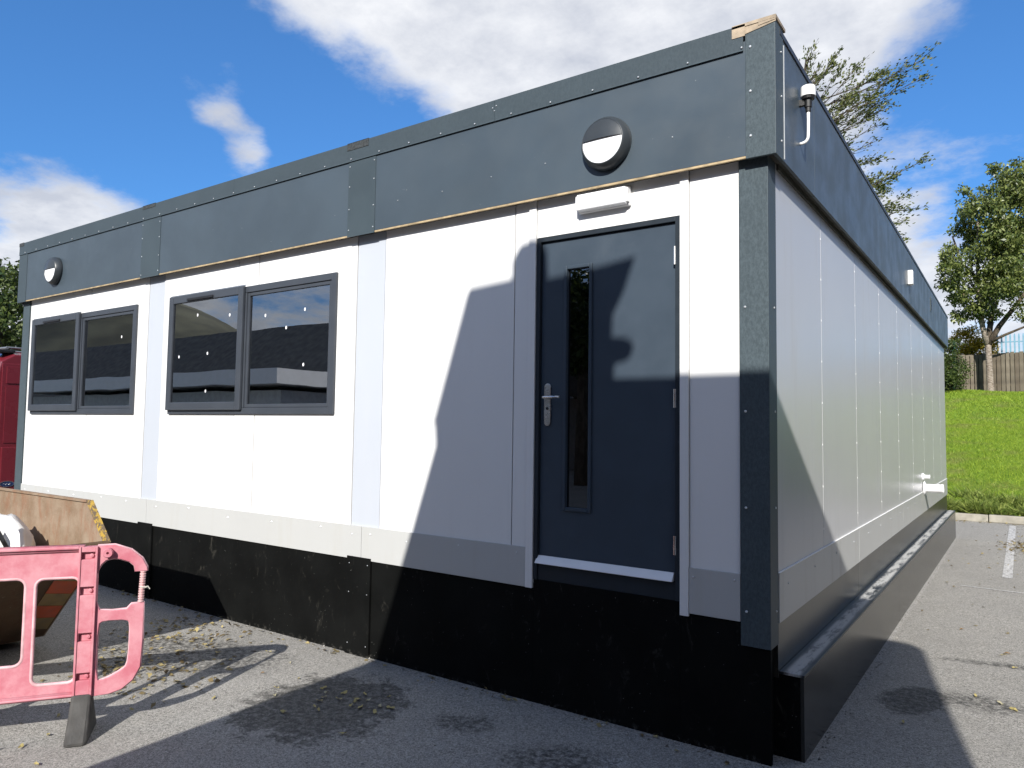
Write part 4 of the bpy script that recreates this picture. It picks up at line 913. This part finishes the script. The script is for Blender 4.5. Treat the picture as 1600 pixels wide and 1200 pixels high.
# shrubs by the fence
M_GOLD = leaf_mat('golden_leaf', (0.16, 0.15, 0.015), (0.62, 0.42, 0.035), .35, .5)
sh = thing('golden_shrub', 'yellow and orange leaved shrub rising behind the timber fence', 'shrub', (-.85, 34.4, 3.85))
MB().tube([(0, 0, 0), (.05, 0, 1.2), (.2, 0, 2.0)], [.07, .05, .02], 6).build('stem', M_BARKD, sh)
cl = []; blob(60, (.05, 0, 1.75), (1.0, .6, .75), .2, .36, .4); crown(cl, 90, .12, .35, '', 'crown', sh, M_GOLD)
hd = thing('dark_hedge', 'dark green bush at the rear corner of the cabin by the fence end', 'bush', (-1.75, 31.4, 3.2))
MB().tube([(0, 0, 0), (0, 0, 1.4)], [.06, .03], 6).build('stem', M_BARKD, hd)
cl = []; blob(120, (.1, 0, 1.2), (.85, .7, 1.35), .2, .4, .4); crown(cl, 100, .10, .35, '', 'crown', hd, M_LEAF3)
# lamp post at the left edge, far behind the van
lp = thing('lamp_post', 'slim pale lamp post at the left edge beside the evergreen', 'lamp post', (-19.75, 3.05, 0))
MB().tube([(0, 0, 0), (0, 0, 1.0), (0, 0, 1.05), (0, 0, 5.2)], [.09, .09, .055, .045], 10).build('column', simple('galvanised', (0.45, 0.50, 0.47), 0.4, 0.4), lp)
MB().box(-.5, .08, -.10, .10, 5.2, 5.32).build('lantern', M_WPLAS, lp, bevel=.03)

# ================================================================== across the yard (behind the camera: things seen in reflection, plus added shade casters and sky blockers)
M_BLOCKER = simple('blocker_brown', (0.22, 0.13, 0.09), 0.85, var=0.25, scale=12); M_ROOFD = simple('dark_roof', (0.14, 0.125, 0.105), 0.8, var=0.3, scale=3)
TA, TE = math.tan(R(SUN_AZ)), math.tan(R(SUN_EL)) / math.cos(R(SUN_AZ))
def cast(pts, Y):
    """points where the shade falls, (x, y, z), carried back along the sun onto the wall at y = -Y"""
    return [(x + (Y + y) * TA, z + (Y + y) * TE) for x, y, z in pts]
Y1 = 4.7
low = [(-2.75, -2.6, 0), (-2.70, -1.997, 0), (-2.775, -.04, 0), (-2.48, 0, .853), (-2.185, 0, 1.715), (-2.255, 0, 1.745), (-2.10, 0, 2.20), (-1.6, 0, 2.2), (-.9, 0, 1.985), (-.01, 0, 1.985), (.30, 2.86, 0), (.40, 2.72, 0), (.56, 1.9, 0), (.836, .608, 0), (1.15, -.6, 0), (1.4, -1.8, 0)]
p1 = cast(low, Y1)
p1 = p1 + [(3.0, 0), (-1.75, 0)]
gw = thing('door_shade_caster', 'added flat shade cutout behind the photographer shading the door', 'building', (0, 0, 0))  # unseen caster, outline carried back from where the shade lies
MB().prism(p1, 'y', -Y1 - .07, -Y1).build('shade_cutout_low', M_BLOCKER, gw)
Y2 = 5.4
top = [(-2.245, 0, 1.78), (-1.976, 0, 2.615), (-1.606, 0, 2.645), (-1.604, 0, 2.80), (-1.565, 0, 2.855), (-1.477, 0, 2.87), (-1.405, 0, 2.86), (-1.37, 0, 2.80), (-1.36, 0, 2.63), (-1.15, 0, 2.645), (-.76, 0, 2.70), (-.83, 0, 2.504), (-.905, 0, 2.36), (-.908, 0, 2.235), (-.82, 0, 2.225), (-.77, 0, 2.19), (-.775, 0, 2.135), (-.87, 0, 2.11), (-.895, 0, 2.07), (-.885, 0, 1.8), (-.9, 0, 1.5), (-1.8, 0, 1.5)]
p2 = cast(top, Y2); p2 = p2[:-2] + [(p2[-2][0], 0), (p2[-1][0], 0)]
tw = thing('upper_shade_caster', 'added flat shade cutout with a stepped top behind the photographer', 'building', (0, 0, 0))  # second unseen caster, shaped for the upper shadow outline
MB().prism(p2, 'y', -Y2 - .07, -Y2).build('shade_cutout_top', M_BLOCKER, tw)
ob = thing('opposite_block', 'long low white block with dark pitched roof across the yard', 'building', (0, 0, 0))
MB().box(-75, -14, -27, -19, 0, 2.9).build('wall', simple('render', (0.55, 0.55, 0.53), 0.8), ob)
m = MB(); m.prism([(-18.2, 2.95), (-27.8, 2.95), (-23.5, 7.2), (-22.5, 7.2)], 'x', -76, -13); m.build('roof', M_ROOFD, ob)
MB().box(-76, -13, -18.2, -18.1, 2.7, 2.96).build('gutter_board', M_WPLAS, ob)
for k in range(12):
    w_ = MB().box(-72 + k * 4.9, -69.6 + k * 4.9, -18.98, -18.93, 1.0, 2.2).build('window', M_VGL, ob)
nb = thing('sky_blocker_right', 'added unseen block to the right that cuts sky fill on the side wall', 'building', (0, 0, 0))  # made-up block, holds sky light off the side wall and ground
MB().box(7.0, 16, -4.0, 11.5, 0, 6.4).build('wall', M_BLOCKER, nb); MB().box(6.7, 16.3, -4.3, 11.8, 6.401, 6.7).build('roof', M_ROOFD, nb)
for k in range(5):
    for z in (1.0, 3.9): MB().box(6.95, 7.03, -2.8 + k * 2.9, -1.4 + k * 2.9, z, z + 1.3).build('window', M_VGL, nb)
def hill_z(x, y): return 21 * np.exp(-((x + 105) / 45) ** 2 - ((y + 44) / 24) ** 2)
gx = np.linspace(-190, -20, 40); gy = np.linspace(-110, -5, 30); GX, GY = np.meshgrid(gx, gy); hv = np.stack([GX.ravel(), GY.ravel(), hill_z(GX, GY).ravel() - .3], 1)
obj('hill', mesh('hill', hv, [(j * 40 + i, j * 40 + i + 1, (j + 1) * 40 + i + 1, (j + 1) * 40 + i) for j in range(29) for i in range(39)]), simple('hill_grass', (0.12, 0.115, 0.075), 0.9, var=0.4, scale=.2), smooth=True, kind='structure')
cv_ = thing('canopy_block', 'flat roofed white annexe across the yard seen in the window glass', 'building', (0, 0, 0))
MB().box(-34, -17, -14, -10, 0, 2.7).build('wall', simple('annexe_render', (0.60, 0.60, 0.58), 0.8), cv_); MB().box(-34.6, -16.4, -14.6, -9.4, 2.85, 3.30).build('roof', M_WPLAS, cv_)
for k in range(5): MB().box(-33 + k * 3.3, -31.2 + k * 3.3, -10.02, -9.95, .9, 2.1).build('window', M_VGL, cv_)
sb = thing('sky_blocker_rear', 'added unseen block behind the photographer that cuts sky fill', 'building', (0, 0, 0))  # made-up block, lowers the sky fill on the shaded front
MB().box(-10.5, 34, -32, -20, 0, 9.0).build('wall', M_BLOCKER, sb); MB().box(-10.8, 34.3, -32.3, -19.7, 9.001, 9.3).build('roof', M_ROOFD, sb)
for k in range(12):
    for z in (1.0, 4.0, 6.8): MB().box(-9.4 + k * 3.6, -7.2 + k * 3.6, -20.03, -19.95, z, z + 1.8).build('window', M_VGL, sb)
ft = thing('yard_tree', 'leafy tree across the yard reflected in the door glass', 'tree', (-9.6, -15.0, 0))
MB().tube([(0, 0, 0), (0, 0, 3), (.2, 0, 6)], [.25, .2, .08], 10).build('trunk', M_BARKD, ft)
cl = []; blob(70, (0, 0, 5.0), (2.0, 2.0, 1.7), .3, .6, .4); crown(cl, 60, .22, .45, '', 'crown', ft, M_LEAF3)

# ================================================================== fallen leaves
LM = [leaf_mat('fallen_leaf_yellow', (0.30, 0.24, 0.08), (0.46, 0.39, 0.17), .1, .7), leaf_mat('fallen_leaf_pale', (0.30, 0.27, 0.17), (0.48, 0.44, 0.30), .1, .7), leaf_mat('fallen_leaf_brown', (0.14, 0.075, 0.03), (0.30, 0.19, 0.07), .05, .8)]
def leaf_mesh(i, s):
    r_ = random.Random(i); n = 9; v_ = [(0, 0, .006 + r_.uniform(0, .006))]
    for k in range(n):
        t = 2 * math.pi * k / n; q = s * (.5 + .5 * abs(math.cos(t))) * r_.uniform(.75, 1.15); v_.append((q * math.cos(t), .62 * q * math.sin(t), .004 + r_.uniform(0, .014)))
    return mesh('fallen_leaf', v_, [(0, 1 + k, 1 + (k + 1) % n) for k in range(n)])
LMs = []
for i in range(9):
    me = leaf_mesh(i, .026); me.materials.append(LM[i % 3] if i < 6 else LM[0]); LMs.append(me)
def put_leaf(x, y, label, group, kinds=range(9), s=1.0):
    o = obj('fallen_leaf', LMs[random.choice(list(kinds))], None); o.location = (x, y, 0.001); o.rotation_euler = (0, 0, random.uniform(0, 6.3)); k = s * random.uniform(.75, 1.25); o.scale = (k, k, 1)
    tag(o, label, 'leaf', group)
for x, y in [(-2.54, -.66), (-2.50, -.72), (-2.47, -.78), (-2.45, -.60), (-2.42, -.86), (-2.36, -.88), (-2.40, -.69), (-2.31, -.62), (-2.29, -.66), (-2.26, -.72), (-2.24, -.60), (-2.2, -.70), (-2.12, -.62), (-2.08, -.70), (-2.05, -.60), (-2.33, -.54), (-2.62, -.62), (-2.5, -1.02), (-2.0, -1.02), (-2.18, -.48)]:
    put_leaf(x, y, 'pale yellow fallen leaf on the dark damp patch below the cabin', 'leaves on the damp patch', (0, 1, 3, 4, 6, 7), .95)
for k in range(18):
    x, y = rng.uniform(-3.6, -2.75), rng.uniform(-2.3, -.12)
    put_leaf(x, y, 'small fallen leaf on the sunlit asphalt near the barrier', 'leaves scattered near the barrier', s=.8)
for x, y in [(.92, 1.72), (.98, 1.66), (.78, 1.78), (.93, 3.0), (.90, 2.95), (.46, 1.02), (.98, 2.62), (.6, 3.6), (-.9, -.75), (-1.1, -1.0)]:
    put_leaf(x, y, 'single fallen leaf on the asphalt beside the cabin', 'leaves beside the cabin', s=1.0)
def litter(n, fn, size, z=.012):
    P = np.array([fn() for _ in range(n)]); P = np.concatenate([P, rng.uniform(.003, z, (n, 1))], 1)
    D = rng.normal(size=(n, 3)) * (1, 1, .22); d = unit(D); s = unit(np.cross(d, np.tile([0, 0, 1.], (n, 1)) + rng.normal(size=(n, 3)) * .35)); L = rng.uniform(.6, 1.3, (n, 1)) * size
    V = np.empty((n, 4, 3)); V[:, 0] = P; V[:, 1] = P + d * L * .5 + s * L * .34 + (0, 0, .006); V[:, 2] = P + d * L; V[:, 3] = P + d * L * .5 - s * L * .34 + (0, 0, .004)
    V[:, :, 2] = np.maximum(V[:, :, 2], .003); return V.reshape(-1, 3), np.arange(n * 4).reshape(n, 4)
def drift():
    while True:
        x, y = rng.uniform(-5.0, -3.15), rng.uniform(-1.7, -.03)
        w = math.exp(-((x + 3.85) / .45) ** 2 - ((y + 1.15) / .30) ** 2) + .75 * math.exp(-((x + 4.55) / .55) ** 2 - ((y + .45) / .28) ** 2) + .35 * math.exp(-((y + .06) / .06) ** 2)
        if rng.random() < w: return x, y
parts = [litter(430, drift, .040), litter(120, lambda: (rng.normal(.98, .12), rng.normal(9.6, .45)), .06), litter(90, lambda: (rng.uniform(-8.5, -.1), -abs(rng.normal(0, .05)) - .03), .035), litter(60, lambda: (rng.uniform(.2, 1.2), rng.uniform(3, 12)), .04), litter(120, lambda: (rng.uniform(-3, 3.5), 12.85 - abs(rng.normal(0, .12))), .05)]
VV, FF, k = [], [], 0
for V, F in parts: VV.append(V); FF.append(F + k); k += len(V)
tag(obj('leaf_litter', np_mesh('leaf_litter', np.concatenate(VV), np.concatenate(FF)), leaf_mat('litter', (0.085, 0.055, 0.025), (0.38, 0.31, 0.14), .1, .75), kind='stuff'), 'drift of yellow and brown fallen leaves between skip and plinth', 'leaves')

# grit gathered along the foot of the plinth
def grit(n, fn):
    P = np.array([fn() for _ in range(n)]); P = np.concatenate([P, np.zeros((n, 1))], 1); r_ = rng.uniform(.002, .006, (n, 1, 1)) * np.where(rng.random((n, 1, 1)) > .93, 2.0, 1)
    base = np.array([(1, 0, .1), (-.5, .87, 0), (-.5, -.87, .1), (.1, .1, 1.0)])[None] * rng.uniform(.6, 1.4, (n, 4, 3))
    V = P[:, None, :] + base * r_ + (0, 0, .001); F = np.array([(0, 1, 3), (1, 2, 3), (2, 0, 3), (0, 2, 1)])[None] + (np.arange(n) * 4)[:, None, None]
    return V.reshape(-1, 3), F.reshape(-1, 3)
Va, Fa = grit(1300, lambda: (rng.uniform(-8.6, .02), -.006 - abs(rng.normal(0, .035)))); Vb, Fb = grit(500, lambda: (.128 + abs(rng.normal(0, .03)), rng.uniform(.2, 10))); Vc, Fc = grit(900, lambda: (rng.uniform(-4.2, 1.5), rng.uniform(-2.6, 4)))
tag(obj('grit', np_mesh('grit', np.concatenate([Va, Vb, Vc]), np.concatenate([Fa, Fb + len(Va), Fc + len(Va) + len(Vb)])), leaf_mat('grit_stone', (0.10, 0.095, 0.085), (0.42, 0.40, 0.37), 0.0, .85), kind='stuff'), 'loose grit and crumbs along the foot of the plinth', 'grit')
